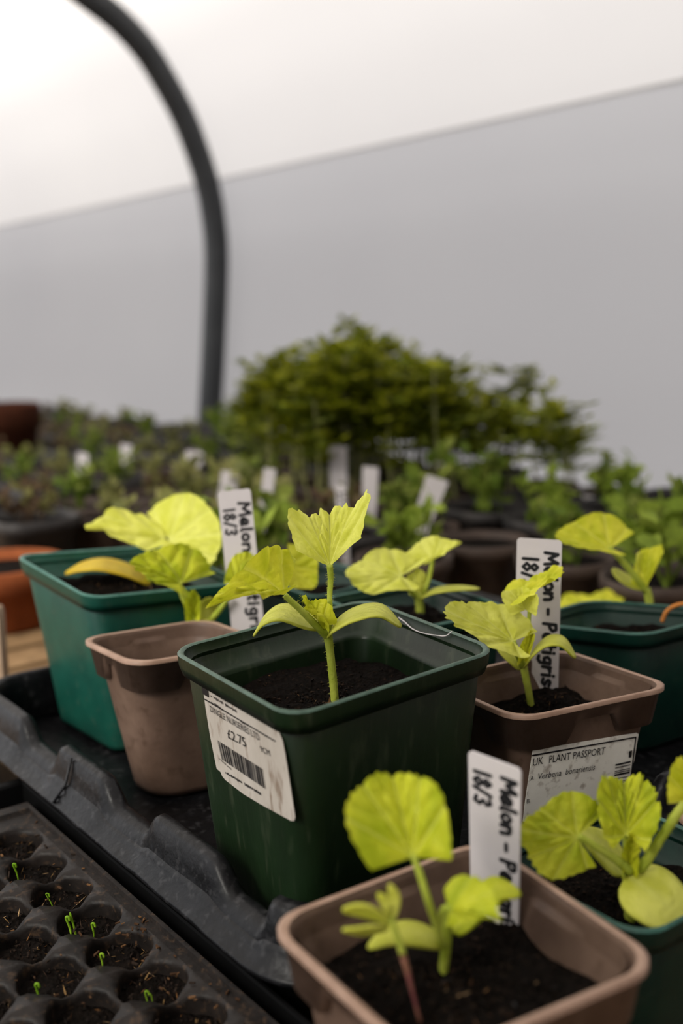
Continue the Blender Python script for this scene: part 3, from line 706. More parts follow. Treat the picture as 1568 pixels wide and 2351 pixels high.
cot_mesh('cotyledon', root, M['cotyledon'], [(1436, 2006), (1410, 1970, .005), (1370, 1930, .007), (1336, 1905, .008)], Y + .004, (16, -26, .010), .5)
cot_mesh('cotyledon', root, M['leaf_pale'], [(1440, 2010), (1480, 2040, -.006), (1530, 2080, -.010), (1600, 2140, -.012)], Y - .002, (44, -46, .010), .45)
bud(root, (1440, 1990), Y - .001, (6, -78, 0), (-18, -20, 0), (20, -20, 0), 24)

# --- plant in the passport pot
z_ = pots['brR'].soil_z; Y = G(1221, 1625, z_).y
root = thing('melon_seedling', 'melon seedling with a pair of ruffled left leaves, in the plant passport pot', 'seedling', G(1221, 1630, z_))
s, sp, sr = stem_obj('stem', root, [(1224, 1650), (1220, 1625), (1213, 1585), (1205, 1545), (1200, 1522)], Y, [8, 8, 8.5, 9, 10]); hairs(s, sp, sr, 80, .001, 8)
stem_obj('petiole', root, [(1200, 1530), (1190, 1505, -.003), (1178, 1472, -.005)], Y, [9, 8, 7])
leaf_mesh('leaf', root, M['leaf_pale'], (1178, 1472), Y - .006, (-120, -50, -.004), (-44, 22, -.008), (-10, -64, .008), Dp=(-28, -14, -.002), cup=.06, ruf=.06, puck=.04, teeth=.06, seed=31, thm=128)
stem_obj('petiole', root, [(1200, 1525, .002), (1211, 1470, .003), (1214, 1430, .003), (1216, 1395, .003)], Y, [7, 5.5, 5, 5])
leaf_mesh('leaf', root, M['leaf_pale'], (1206, 1400), Y + .002, (-8, -46, .006), (-48, -14, -.004), (30, -14, -.008), cup=.10, ruf=.08, puck=.05, teeth=.07, seed=32, thm=130)
leaf_mesh('leaf', root, M['leaf'], (1198, 1366), Y + .005, (92, -50, .004), (-4, -22, .010), (10, 14, -.010), cup=.05, ruf=.07, puck=.04, teeth=.08, seed=33, thm=115)
cot_mesh('cotyledon', root, M['cotyledon'], [(1203, 1532), (1228, 1495, -.003), (1258, 1472, -.005), (1292, 1474, -.007), (1321, 1510, -.010)], Y, (6, -14, .010), .5)
cot_mesh('cotyledon', root, M['cotyledon'], [(1198, 1535), (1180, 1512, .003), (1160, 1495, .005), (1140, 1480, .006)], Y + .003, (-6, 14, -.006), .5)
bud(root, (1204, 1515), Y - .002, (16, -62, .004), (-14, -14, 0), (14, -20, 0), 34)

# --- plant in the left brown pot
z_ = pots['brL'].soil_z; Y = G(458, 1500, z_).y
root = thing('melon_seedling', 'melon seedling with a scalloped-edged folded leaf, in the plain brown pot', 'seedling', G(460, 1508, z_))
stem_obj('stem', root, [(462, 1515), (460, 1480), (462, 1455), (466, 1435)], Y, [13, 13, 13, 11])
stem_obj('petiole', root, [(458, 1440), (438, 1405, -.002), (420, 1372, -.004), (410, 1342, -.005)], Y, [9, 7, 6, 6])
leaf_mesh('leaf', root, M['leaf_deep'], (416, 1340), Y - .005, (-92, -52, -.010), (-38, 12, -.010), (36, -66, .012), Dp=(-22, 4, 0), cup=.04, ruf=.03, puck=.06, teeth=.05, seed=41, thm=128, lobes=.03, E=(0, 0, 0))
stem_obj('petiole', root, [(468, 1440), (486, 1422, -.002), (506, 1398, -.004), (524, 1372, -.005)], Y, [8, 8, 7, 7])
leaf_mesh('leaf', root, M['leaf_deep'], (545, 1340), Y - .013, (34, -62, .004), (-20, -40, .002), (52, -20, .002), cup=.05, ruf=.05, puck=.04, teeth=.04, seed=42, thm=125)
leaf_mesh('leaf', root, M['leaf'], (660, 1300), Y + .03, (60, 46, -.004), (-16, 30, -.004), (40, -40, .004), cup=.05, ruf=.05, puck=.04, teeth=.04, seed=44, thm=125)
cot_mesh('cotyledon', root, M['cotyledon'], [(488, 1420), (460, 1432, -.006), (425, 1440, -.009), (391, 1436, -.010)], Y, (-6, 9, -.010), .55)
cot_mesh('cotyledon', root, M['cotyledon'], [(470, 1436), (475, 1410, .004), (480, 1390, .006), (486, 1372, .006)], Y + .003, (24, 4, .004), .5)
bud(root, (446, 1428), Y - .002, (-2, -72, 0), (-18, -20, 0), (16, -28, 0), 43, M['leaf_deep'])

# --- plant in the teal pot
z_ = pots['teal'].soil_z; Y = G(338, 1340, z_).y
root = thing('melon_seedling', 'melon seedling with a yellowed seed leaf, in the teal pot at the left', 'seedling', G(340, 1345, z_))
stem_obj('stem', root, [(348, 1362), (342, 1335), (350, 1310), (372, 1285), (385, 1262)], Y, [9, 9, 9, 8, 7])
cot_mesh('cotyledon', root, M['yellow_cot'], [(346, 1342), (300, 1312, -.003), (240, 1296, -.006), (190, 1300, -.010), (150, 1316, -.013)], Y - .004, (4, -15, .013), .5)
leaf_mesh('leaf', root, M['leaf_pale'], (388, 1240), Y, (118, -12, -.012), (14, -96, .016), (26, 84, -.014), cup=.03, ruf=.02, puck=.025, teeth=.015, seed=51, thm=128, lobes=.03)
leaf_mesh('leaf', root, M['leaf_pale'], (376, 1236), Y - .002, (-140, -34, -.010), (-36, -44, .014), (-6, 30, -.014), Dp=(-28, 12, -.004), cup=.04, ruf=.07, puck=.03, teeth=.04, seed=52, thm=125)

# --- plant behind the bottle-green pot
z_ = pots['c2'].soil_z; Y = G(965, 1418, z_).y
root = thing('melon_seedling', 'melon seedling with a broad wavy leaf, in the dark green pot behind the sharp one', 'seedling', G(965, 1418, z_))
stem_obj('stem', root, [(966, 1432), (965, 1405), (962, 1378), (958, 1366)], Y, [11, 11, 11, 10])
stem_obj('petiole', root, [(958, 1372), (938, 1348, -.003), (918, 1325, -.005)], Y, [8, 7, 6])
leaf_mesh('leaf', root, M['leaf_pale'], (922, 1322), Y - .005, (-122, -6, -.006), (-34, 42, -.010), (-2, -52, .010), cup=.04, ruf=.06, puck=.03, teeth=.04, seed=61, thm=130)
stem_obj('petiole', root, [(965, 1372, .002), (982, 1335, .003), (994, 1286, .004)], Y, [7, 6, 5])
leaf_mesh('leaf', root, M['leaf_pale'], (994, 1286), Y + .004, (62, -38, .004), (-42, -30, .006), (10, -4, -.010), cup=.05, ruf=.06, puck=.03, teeth=.04, seed=62, thm=125)
cot_mesh('cotyledon', root, M['cotyledon'], [(962, 1374), (1000, 1356, -.004), (1050, 1350, -.006), (1101, 1352, -.008)], Y, (4, -7, .010), .5)
bud(root, (962, 1362), Y, (4, -48, 0), (-26, -18, 0), (16, -16, 0), 63, M['leaf_pale'])
# --- plant in the right deep green pot
z_ = pots['tealR'].soil_z; Y = G(1496, 1428, z_).y
root = thing('melon_seedling', 'melon seedling with a large glowing yellow leaf leaning left, at the right edge', 'seedling', G(1496, 1428, z_))
stem_obj('stem', root, [(1497, 1440), (1494, 1410), (1490, 1375), (1484, 1352)], Y, [10, 10, 10, 10])
stem_obj('petiole', root, [(1484, 1358), (1455, 1320, -.002), (1425, 1285, -.003), (1398, 1258, -.003)], Y, [9, 8, 7, 6])
leaf_mesh('leaf', root, M['leaf'], (1400, 1260), Y - .003, (-92, -18, -.008), (-24, 10, -.012), (4, -70, .014), Dp=(-30, -6, 0), cup=.03, ruf=.03, puck=.02, teeth=.02, seed=71, thm=135, lobes=.03)
leaf_mesh('leaf', root, M['leaf'], (1482, 1348), Y - .001, (36, -86, .002), (-20, -40, .006), (28, -36, -.006), cup=.10, ruf=.04, puck=.03, teeth=.03, seed=72, thm=115)
cot_mesh('cotyledon', root, M['cotyledon'], [(1480, 1352), (1450, 1338, .004), (1425, 1322, .004), (1406, 1306, .004)], Y, (6, -10, .006), .5)
cot_mesh('cotyledon', root, M['leaf_pale'], [(1478, 1340), (1476, 1305), (1474, 1285), (1470, 1268)], Y + .004, (14, 3, .002), .5)
mb = MB(); mb.tube(spline([P(1520, 1428, Y - .03), P(1530, 1405, Y - .03), P(1552, 1390, Y - .03), P(1590, 1384, Y - .03)], 5), .0011, 8, (.45, .17, .04))
tag(mb.build('dry_stalk', M['chips'], None, cols=True), 'orange brown dry stalk curling over the soil at the right edge', 'stalk')

# ------------------------------------------------------------------ black carry tray under the pots
E0 = Vector((-.0769, .3917, 0)); n0 = E0.dot(NN); sN = .252; sF = .556
n1 = n0 + .325
hs0 = -G(125, 1698, .025).dot(D); hs1 = -G(335, 1857, .025).dot(D); hs2 = -G(616, 2073, .025).dot(D)
pitch = (hs0 - hs2)/2
def hump(s, ph):                       # 1 on the humps, 0 in the dips beside the pots
    x = ((ph - s)/pitch) % 1.0
    f = .56; e = .10
    if x < e: return .5 - .5*math.cos(math.pi*x/e)
    if x < f: return 1
    if x < f + e*1.6: return .5 + .5*math.cos(math.pi*(x - f)/(e*1.6))
    return 0
tray = thing('carry_tray', 'black plastic carry tray with a humped edge under the pots', 'tray', T((sN+sF)/2, (n0+n1)/2, ZB))
per = []                               # perimeter with (s, n, outward s, outward n, hump)
rc = .026
def side(a, b, o, fixed, along, cnt):
    out = []
    for i in range(cnt):
        t = i/(cnt-1); x = lerp(a, b, t); out.append((x, fixed, o) if along == 's' else (fixed, x, o))
    return out
cn_ = []
for i in range(110): s_ = lerp(sF - rc, sN + rc, i/109); per.append((s_, n0, 0, -1, hump(s_, hs0)))
for i in range(1, 12): a = math.pi/2*i/12; per.append((sN + rc - rc*math.sin(a), n0 + rc - rc*math.cos(a), -math.sin(a), -math.cos(a), 1))
for i in range(110): n_ = lerp(n0 + rc, n1 - rc, i/109); per.append((sN, n_, -1, 0, hump(-n_, -n0 + .01)))
for i in range(1, 12): a = math.pi/2*i/12; per.append((sN + rc - rc*math.cos(a), n1 - rc + rc*math.sin(a), -math.cos(a), math.sin(a), 1))
for i in range(60): s_ = lerp(sN + rc, sF - rc, i/59); per.append((s_, n1, 0, 1, hump(s_, hs0)))
for i in range(1, 12): a = math.pi/2*i/12; per.append((sF - rc + rc*math.sin(a), n1 - rc + rc*math.cos(a), math.sin(a), math.cos(a), 1))
for i in range(60): n_ = lerp(n1 - rc, n0 + rc, i/59); per.append((sF, n_, 1, 0, hump(-n_, -n0)))
for i in range(1, 12): a = math.pi/2*i/12; per.append((sF - rc + rc*math.cos(a), n0 + rc - rc*math.sin(a), math.cos(a), -math.sin(a), 1))
def lip_rings(prof_):
    vs = []; fs = []; n = len(per)
    for off, zl, zh in prof_:
        for i, (s_, n_, os_, on_, h_) in enumerate(per):
            z = lerp(zl, zh, h_); wob = .0006*noise.noise(Vector((s_*40, n_*40, zh*90)))
            vs.append(T(s_ + os_*(off + wob), n_ + on_*(off + wob), z))
    for j in range(len(prof_)-1):
        for k in range(n):
            k2 = (k+1) % n; fs.append((j*n+k, (j+1)*n+k, (j+1)*n+k2, j*n+k2))
    return vs, fs
vs, fs = lip_rings([(-.0090, -.0005, -.0005), (-.0086, .002, .004), (-.0072, .0120, .0190), (-.0060, .0146, .0232), (-.0042, .0155, .0248), (-.0012, .0150, .0243), (.0004, .0138, .0225), (.0020, .0120, .0160), (.0030, .0100, .0125)])
mesh_obj('lip', vs, fs, M['black'], tray)
vs, fs = lip_rings([(.0030, .0100, .0125), (.0046, .0088, .0108), (.0050, .0074, .0090), (.0072, .0066, .0076), (.0076, .0056, .0062), (.0092, .0050, .0054), (.0098, .0040, .0042), (.0092, .0030, .0030), (.0050, .0020, .0020)])
mesh_obj('flange', vs, fs, M['black'], tray)
vs, fs = lip_rings([(.0050, .0020, .0020), (.0010, -.002, -.002), (-.0025, ZB + .001, ZB + .001)])
mesh_obj('skirt', vs, fs, M['drip'], tray)
a, b, c_, d_ = (T(sN + .0088, n0 + .0088, -.0008), T(sN + .0088, n1 - .0088, -.0008), T(sF - .0088, n1 - .0088, -.0008), T(sF - .0088, n0 + .0088, -.0008))
vs = []; fs = []; K = 26
for i in range(K+1):
    for j in range(K+1):
        p_ = lerp(lerp(a, d_, i/K), lerp(b, c_, i/K), j/K); p_.z += -.0006 + .0006*math.sin(i*1.9)*math.sin(j*2.3); vs.append(p_)
for i in range(K):
    for j in range(K): q = i*(K+1)+j; fs.append((q, q+1, q+K+2, q+K+1))
mesh_obj('deck', vs, fs, M['black'], tray)
mb = MB(); sk = -G(200, 1790, .012).dot(D)
mb.tube([T(sk + .001, n0 - .0095, .0055), T(sk, n0 - .004, .0125), T(sk - .001, n0 - .0008, .024)], .0007, 6)
mb.build('groove_line', M['ink'], tray)  # thin black tube drawn in place of a dark groove line

# ------------------------------------------------------------------ drip tray and plug tray at the lower left
ZP = -.004
ep = G(225, 1985, ZP); nE = ep.dot(NN); sPF = -G(58, 1843, ZP).dot(D); sPN = -G(616, 2351, ZP).dot(D) - .02
PC = .0245; NC = 9; RC = int((sPF - sPN - .0215)/PC)
plug = thing('plug_tray', 'worn black plug tray with rows of round soil cells', 'tray', T((sPF+sPN)/2, nE - .1, ZB))
mgn = .0065; KM = mgn/.0125; KF = .0215/.0125
def edge_dip(r_, c__, ca, sa): return 0 if (c__ == 0 and sa > .7) or (r_ == 0 and ca > .7) or (r_ == RC-1 and ca < -.7) or (c__ == NC-1 and sa < -.7) else 1
nCell0 = nE - mgn - PC/2; sCell0 = sPF - .0215 - PC/2
deck = MB(); walls = MB(); soils = []
seg = 20
for r_ in range(RC):
    for c__ in range(NC):
        cs, cn2 = sCell0 - r_*PC, nCell0 - c__*PC
        outer = []; inn = []; low = []; low2 = []
        for k in range(seg):
            a = 2*math.pi*(k+.5)/seg; ca, sa = math.cos(a), math.sin(a); m_ = max(abs(ca), abs(sa))
            rr = PC*.496
            dip = -.0030*max(0, (m_ - .86)/.14)**1.5*edge_dip(r_, c__, ca, sa)     # the bridges between neighbouring cells sag
            outer.append(T(cs + ca/m_*PC/2, cn2 + sa/m_*PC/2, ZP + dip))
            inn.append(T(cs + ca*rr*.965, cn2 + sa*rr*.965, ZP + dip - .0003))
            low.append(T(cs + ca*rr*.93, cn2 + sa*rr*.93, ZP - .0025 + dip)); low2.append(T(cs + ca*rr*.84, cn2 + sa*rr*.84, ZP - .022))
        ids = [(k, (k+1) % seg) for k in range(seg)]
        deck.add(outer + inn + low + low2, [f for k, k2 in ids for f in ((k, k2, seg+k2, seg+k), (seg+k, seg+k2, 2*seg+k2, 2*seg+k), (2*seg+k, 2*seg+k2, 3*seg+k2, 3*seg+k))])
        soils.append((cs, cn2))
deck.build('cell_deck', M['plug'], plug)
nA, nB = nE - mgn, nE - mgn - NC*PC; sA, sB = sCell0 + PC/2, sCell0 + PC/2 - RC*PC
rim_ = MB()
def frame(z0, i0, z1, i1):
    def rect(i, z):
        f_ = i*KF; i *= KM; return [T(sA + f_, nA + i, z), T(sB - i, nA + i, z), T(sB - i, nB - i, z), T(sA + f_, nB - i, z)]
    v = rect(i0, z0) + rect(i1, z1); rim_.add(v, [(k, (k+1) % 4, (k+1) % 4 + 4, k+4) for k in range(4)])
for a, b in zip([(ZP, 0), (ZP, .0062), (ZP + .0016, .0070), (ZP + .0018, .0100), (ZP + .0004, .0122), (ZP - .004, .0128)], [(ZP, .0062), (ZP + .0016, .0070), (ZP + .0018, .0100), (ZP + .0004, .0122), (ZP - .004, .0128), (ZP - .0235, .008)]): frame(*a, *b)
rim_.build('rim', M['plug'], plug, smooth=False)
# one soil plug for each cell
soil_variants = []
for v_ in range(4):
    vs = [Vector((0, 0, 0))]; fs = []; nr_, ns_ = 6, 20
    for j in range(1, nr_+1):
        for k in range(ns_):
            a = 2*math.pi*k/ns_; r = PC*.455*j/nr_; vs.append(Vector((r*math.cos(a), r*math.sin(a), 0)))
    for p_ in vs: p_.z = .0022*noise.noise(p_*180 + Vector((v_*9, 0, 0))) + .0012*noise.noise(p_*500 + Vector((0, v_*7, 0)))
    for k in range(ns_): fs.append((0, 1+k, 1+(k+1) % ns_))
    for j in range(nr_-1):
        for k in range(ns_): a, b = 1+j*ns_+k, 1+j*ns_+(k+1) % ns_; fs.append((a, a+ns_, b+ns_, b))
    soil_variants.append((vs, fs))
vmesh = {}
chipb = MB()
for i, (cs, cn2) in enumerate(soils):
    v_ = i % 4; pos = T(cs, cn2, ZP - .0068 + random.uniform(-.001, .0012))
    if v_ not in vmesh:
        o = mesh_obj('soil', soil_variants[v_][0], soil_variants[v_][1], M['soil'], None); vmesh[v_] = o.data
    else:
        o = bpy.data.objects.new('soil', vmesh[v_]); COL.objects.link(o)
    o.location = pos; o.parent = plug; o.matrix_parent_inverse = plug.matrix_basis.inverted()
    for ci in range(64):
        a = random.uniform(0, 6.28); r = PC*.42*random.random()**.5; fibre = ci < 24
        L_ = random.uniform(.0006, .0022)*(1.8 if random.random() < .1 else 1) if fibre else random.uniform(.0004, .0012); w_ = L_*(random.uniform(.06, .18) if fibre else random.uniform(.5, .9))
        ax = Vector((random.gauss(0, 1), random.gauss(0, 1), random.gauss(0, .9))).normalized(); ay = ax.cross(Vector((.2, random.random(), 1))).normalized(); az = ax.cross(ay)
        cl = random.choice([(.02, .012, .008), (.06, .028, .012), (.13, .06, .02), (.03, .022, .02), (.05, .03, .02), (.22, .13, .05), (.34, .22, .11)]) if fibre else random.choice([(.004, .003, .002), (.008, .006, .005), (.016, .010, .007)])
        c0_ = pos + Vector((r*math.cos(a), r*math.sin(a), .0010)); j_ = lambda: random.uniform(.55, 1.1)
        chipb.add([c0_ + ax*L_*j_(), c0_ - ax*L_*j_(), c0_ + ay*w_*j_(), c0_ - ay*w_*j_(), c0_ + az*w_*.8*j_(), c0_ - az*w_*.8*j_()], [(0, 2, 4), (2, 1, 4), (1, 3, 4), (3, 0, 4), (2, 0, 5), (1, 2, 5), (3, 1, 5), (0, 3, 5)], cl)
for _ in range(120):                                     # crumbs spilled on the deck and rim
    pos = T(random.uniform(sB, sA), random.uniform(nE - .06, nE - .002), ZP + .0004) if random.random() < .6 else T(random.uniform(sB, sB + .1), random.uniform(nE - .02, nE - .004), ZP + .0006)
    L_ = random.uniform(.0004, .0012); ax = Vector((random.gauss(0, 1), random.gauss(0, 1), .1)).normalized(); ay = ax.cross(Vector((0, 0, 1))); az = Vector((0, 0, 1))
    chipb.box(pos, ax*L_, ay*L_*.3, az*L_*.25, random.choice([(.05, .025, .012), (.02, .013, .009), (.12, .06, .025)]))
ch = chipb.build('bark_chips', M['chips'], plug, smooth=False, cols=True); ch['kind'] = 'stuff'
drip = thing('drip_tray', 'plain black tray rim around the plug tray at the lower left', 'tray', T((sPF+sPN)/2, nE - .1, ZB))
mb = MB(); za, zt = ZB + .0015, ZP + .003
oS0, oS1, oN0, oN1 = -G(50, 1797, zt).dot(D), sPN - .03, nE + .010, nE - .30
oS0, oN0, oS1 = max(oS0, sPF + .016), nE + .0040, sB - .0115
def rect4(i, z): return [T(oS0 + i, oN0 + i*.3, z), T(oS1 - i, oN0 + i*.3, z), T(oS1 - i, oN1 - i, z), T(oS0 + i, oN1 - i, z)]
rings_ = [rect4(-.004, za + .001), rect4(.0, zt - .001), rect4(.001, zt), rect4(.005, zt), rect4(.006, zt - .001), rect4(.006, zt - .006), rect4(.003, zt - .006), rect4(-.002, za)]
for a, b in zip(rings_[:-1], rings_[1:]): mb.add(a + b, [(k, (k+1) % 4, (k+1) % 4 + 4, k+4) for k in range(4)])
mb.build('wall', M['drip'], drip, smooth=False)
mb = MB(); mb.add(rect4(-.003, za + .001), [(0, 1, 2, 3)]); mb.build('base', M['drip'], drip, smooth=False)
# sprouts in the plug cells
k_ = 0
SPL = ['pair of green sprouts standing tallest in the plug tray', 'looped green sprout just right of the tall pair in the plug tray', 'tiny looped sprout near the star-shaped plug tray web', 'thin bent sprout in the uppermost plug cell', 'sprout with a seed husk in the second plug cell', 'small sprout at the lower left of the plug tray', 'tiny sprouts by the bottom edge of the plug tray']
for i, (bx, by, tx, ty, w) in enumerate([(160, 2168, 150, 2120, 3.2), (216, 2166, 215, 2140, 2.6), (218, 2246, 217, 2234, 2.4), (32, 2032, 22, 1998, 2.2), (130, 2105, 110, 2064, 1.6), (84, 2312, 82, 2300, 3), (328, 2346, 327, 2330, 2)]):
    b0 = G(bx, by, ZP - .0075); hs_ = (by-ty)*b0.y/FPX; dx_ = (tx-bx)*b0.y/FPX
    cc_ = min((T(a_, b_, ZP - .0075) for a_, b_ in soils), key=lambda v: (v - b0).length); dv_ = b0 - cc_
    b = cc_ + dv_*min(1, PC*.30/max(dv_.length, 1e-6)); r = thing('sprout', SPL[i], 'sprout', b); 
    t_ = b + Vector((dx_, -.001, max(hs_, .0045) + .0035)); m_ = lerp(b, t_, .55) + Vector((.0004, 0, 0)); rw = w*b.y/FPX
    mb = MB(); hook = t_ + Vector((.0009, 0, .0003)); hk2 = t_ + Vector((.0013, 0, -.0012))
    mb.tube(spline([b - Vector((0, 0, .002)), m_, t_, hook, hk2], 5), [rw*.8]*5 + [rw]*10 + [rw*1.1]*5 + [rw*.6], 8)
    mb.build('shoot', M['sprout'], r)
    if i in (0, 6):
        mb = MB(); o2 = Vector((.0016 if i == 0 else .0018, .001, 0)); mb.tube(spline([b + o2 - Vector((0, 0, .002)), lerp(b, t_, .6) + o2, t_ + o2 + Vector((-.0004, 0, .0016 if i == 0 else -.001))], 6), [rw*.9]*12 + [rw*.4], 8); mb.build('shoot', M['sprout'], r)

# ------------------------------------------------------------------ pale post at the far left
yp = G(8, 1800, ZB).y
mb = MB(); c0 = P(-6, 1590, .62)
root = thing('wooden_stake', 'pale wooden stake at the left edge beyond the tray', 'stake', Vector((c0.x, .62, ZB)))
zt = P(-6, 1392, .62).z; hw = .0062
vs = []; fs = []
for z, w in ((ZB, .85), (zt*.5 + ZB*.5, .95), (zt - .004, 1.0), (zt - .001, .9), (zt, .7)):
    for a, b in ((-1, -1), (1, -1), (1, 1), (-1, 1)): vs.append(Vector((c0.x + a*hw*w, .62 + b*hw*w, z)))
for j in range(4):
    for k in range(4): fs.append((j*4+k, j*4+(k+1) % 4, j*4+4+(k+1) % 4, j*4+4+k))
fs.append((16, 17, 18, 19))
M['pale_wood'] = plastic('pale_stake_wood', (.30, .21, .14), (.46, .35, .26), .7, 30, .3, 200, .15)
mesh_obj('shaft', vs, fs, M['pale_wood'], root, smooth=False)

# ------------------------------------------------------------------ round pots
def round_pot(name, label, c, R, h, mat, group=None, soil=True, cat='pot', seg=28, rimh=.2):
    root = thing(name, label, cat, c, group)
    pr = [(.70, 0), (.73, .01), (.90, 1-rimh), (.99, 1-rimh+.005), (1.0, .97), (.985, 1), (.93, 1), (.91, .97), (.88, 1-rimh), (.86, .78)]
    vs = []; fs = []
    for r, z in pr:
        for k in range(seg): a = 2*math.pi*k/seg; vs.append(c + Vector((r*R*math.cos(a), r*R*math.sin(a), z*h)))
    for j in range(len(pr)-1):
        for k in range(seg): k2 = (k+1) % seg; fs.append((j*seg+k, j*seg+k2, (j+1)*seg+k2, (j+1)*seg+k))
    fs.append(tuple(reversed(range(seg))))
    mesh_obj('body', vs, fs, mat, root)
    if soil:
        vs = [c + Vector((0, 0, h*.86))] + [c + Vector((.87*R*math.cos(2*math.pi*k/seg), .87*R*math.sin(2*math.pi*k/seg), h*.84)) for k in range(seg)]
        mesh_obj('soil', vs, [(0, 1+k, 1+(k+1) % seg) for k in range(seg)], M['soil'], root)
    return root
c0 = P(5, 1360, .86)
round_pot('terracotta_pot', 'orange terracotta pot at the left edge behind the teal pot', Vector((c0.x, .86, ZB)), .052, .050, M['terracotta'], rimh=.36)
c0 = P(8, 960, 1.62); zt = P(90, 925, 1.62).z
round_pot('terracotta_pot', 'dark terracotta pot standing against the polythene at the upper left', Vector((c0.x, 1.62, ZB)), .054, zt - ZB, M['dark_clay'], rimh=.3)

# ------------------------------------------------------------------ rows of small pots behind, out of focus
def small_pot_mesh(kind):
    mb = MB(); seg = 16; sqr = kind != 1; Hh = .066 if kind == 0 else .058
    pr = [(.70, 0), (.74, .02), (.93, .82), (1.0, .83), (1.0, 1), (.95, 1), (.92, .86)]
    vs = []; fs = []
    for r, z in pr:
        for k in range(seg):
            a = 2*math.pi*(k+.5)/seg; ca, sa = math.cos(a), math.sin(a); m_ = (abs(ca)**5 + abs(sa)**5)**(-1/5) if sqr else 1
            vs.append(Vector((.037*r*m_*ca, .037*r*m_*sa, z*Hh)))
    for j in range(len(pr)-1):
        for k in range(seg): k2 = (k+1) % seg; fs.append((j*seg+k, j*seg+k2, (j+1)*seg+k2, (j+1)*seg+k))
    fs.append(tuple(reversed(range(seg))))
    sv = [Vector((0, 0, Hh*.9))] + [Vector((v.x, v.y, Hh*.885)) for v in vs[-seg:]]
    return vs, fs, sv, [(0, 1+k, 1+(k+1) % seg) for k in range(seg)], Hh
def weed_mesh(kind, rnd):
    """low bushy plantlets: leaf blades on thin stems"""
    mb = MB()
    def blade(b, d, L_, w, col):
        sd_ = d.cross(Vector((rnd.gauss(0, 1), rnd.gauss(0, 1), rnd.gauss(0, 1)))).normalized()*w
        up = sd_.cross(d).normalized()*L_*.15
        p1 = b + d*L_*.35; p2 = b + d*L_*.72 + up*.6; p3 = b + d*L_ + up*-.4
        mb.add([b, p1-sd_, p1+sd_+up*.3, p2-sd_*.9, p2+sd_*.9+up*.3, p3], [(0, 1, 2), (1, 3, 4, 2), (3, 5, 4)], col)
    if kind in (0, 1, 2, 3):
        pal = [[(.10, .15, .02), (.16, .22, .03), (.22, .26, .05)], [(.22, .22, .07), (.28, .27, .10), (.14, .15, .05)], [(.08, .05, .03), (.13, .09, .05), (.18, .17, .06)], [(.20, .27, .035), (.28, .36, .05), (.14, .2, .02)]][kind]
        hh = (.055, .045, .04, .06)[kind]
        for _ in range(6 if kind != 2 else 5):
            a = rnd.uniform(0, 6.28); b = Vector((.018*math.cos(a)*rnd.random(), .018*math.sin(a)*rnd.random(), 0))
            tip = b + Vector((rnd.gauss(0, .014), rnd.gauss(0, .014), hh*rnd.uniform(.5, 1.1)))
            mb.tube([b, lerp(b, tip, .5) + Vector((.002, 0, 0)), tip], [.0011, .0009, .0006], 4, pal[0], False)
            for _ in range(9):
                p_ = lerp(b, tip, rnd.uniform(.35, 1)); d = Vector((rnd.gauss(0, 1), rnd.gauss(0, 1), rnd.gauss(.4, .5))).normalized()
                blade(p_, d, rnd.uniform(.010, .022), rnd.uniform(.003, .0062), rnd.choice(pal))
    return mb
def tall_mesh(rnd, hgt, pal):
    mb = MB()
    b = Vector((0, 0, 0)); top = Vector((rnd.gauss(0, .008), rnd.gauss(0, .008), hgt))
    sp_ = spline([b, lerp(b, top, .5) + Vector((rnd.gauss(0, .005), rnd.gauss(0, .005), 0)), top], 5)
    mb.tube(sp_, [.0015]*5 + [.0012]*5 + [.0008], 5, (.30, .30, .12), False)
    for _ in range(17):
        u = rnd.uniform(.42, 1.0); p_ = lerp(b, top, u); a = rnd.uniform(0, 6.28)
        d = Vector((math.cos(a), math.sin(a), rnd.uniform(.05, .9))).normalized(); L_ = rnd.uniform(.022, .052)*(1.25 - u*.5)
        e = p_ + d*L_ - Vector((0, 0, L_*.12))
        mb.tube([p_, lerp(p_, e, .5) + Vector((0, 0, .002)), e], [.0006, .0005, .0003], 3, pal[0], False)
        for k in range(7):
            t = .25 + .75*k/6; q = lerp(p_, e, t); sd_ = d.cross(Vector((0, 0, 1))).normalized()
            for sg in ((-1, 1) if k < 6 else (0,)):
                dd = (sd_*sg*.9 + d*.7 + Vector((0, 0, rnd.uniform(-.3, .35)))).normalized(); l2 = rnd.uniform(.008, .016); w = dd.cross(Vector((0, 0, 1)))
                w = w.normalized()*l2*.33 if w.length > 1e-4 else Vector((.003, 0, 0))
                w = w + Vector((0, 0, rnd.uniform(-.002, .002)))
                m1 = q + dd*l2*.5
                mb.add([q, m1 - w, q + dd*l2, m1 + w], [(0, 1, 2, 3)], rnd.choice(pal))
    return mb
rnd = random.Random(21)
POTM = []
for kind, mat in ((0, 'grey_pot'), (1, 'mud_pot'), (2, 'mud_pot'), (0, 'grey_pot')):
    vs, fs, sv, sf, Hh = small_pot_mesh(kind)
    pm = bpy.data.meshes.new('pot_shell'); pm.from_pydata(vs, [], fs); pm.polygons.foreach_set('use_smooth', [True]*len(pm.polygons)); pm.materials.append(M[mat])
    sm = bpy.data.meshes.new('pot_soil'); sm.from_pydata(sv, [], sf); sm.materials.append(M['soil'])
    POTM.append((pm, sm, Hh))
def share(name, me, parent, loc, rz=0, sc_=1.0):
    o = bpy.data.objects.new(name, me); COL.objects.link(o); o.location = loc; o.rotation_euler = (0, 0, rz); o.scale = (sc_,)*3
    if parent: o.parent = parent; o.matrix_parent_inverse = parent.matrix_basis.inverted()
    return o
def mesh_of(mb, name, mat):
    o = mb.build(name, mat, None, cols=True); me = o.data; bpy.data.objects.remove(o); return me
WEEDS = [[mesh_of(weed_mesh(k, rnd), 'plantlet', M['weed']) for _ in range(3)] for k in range(4)]
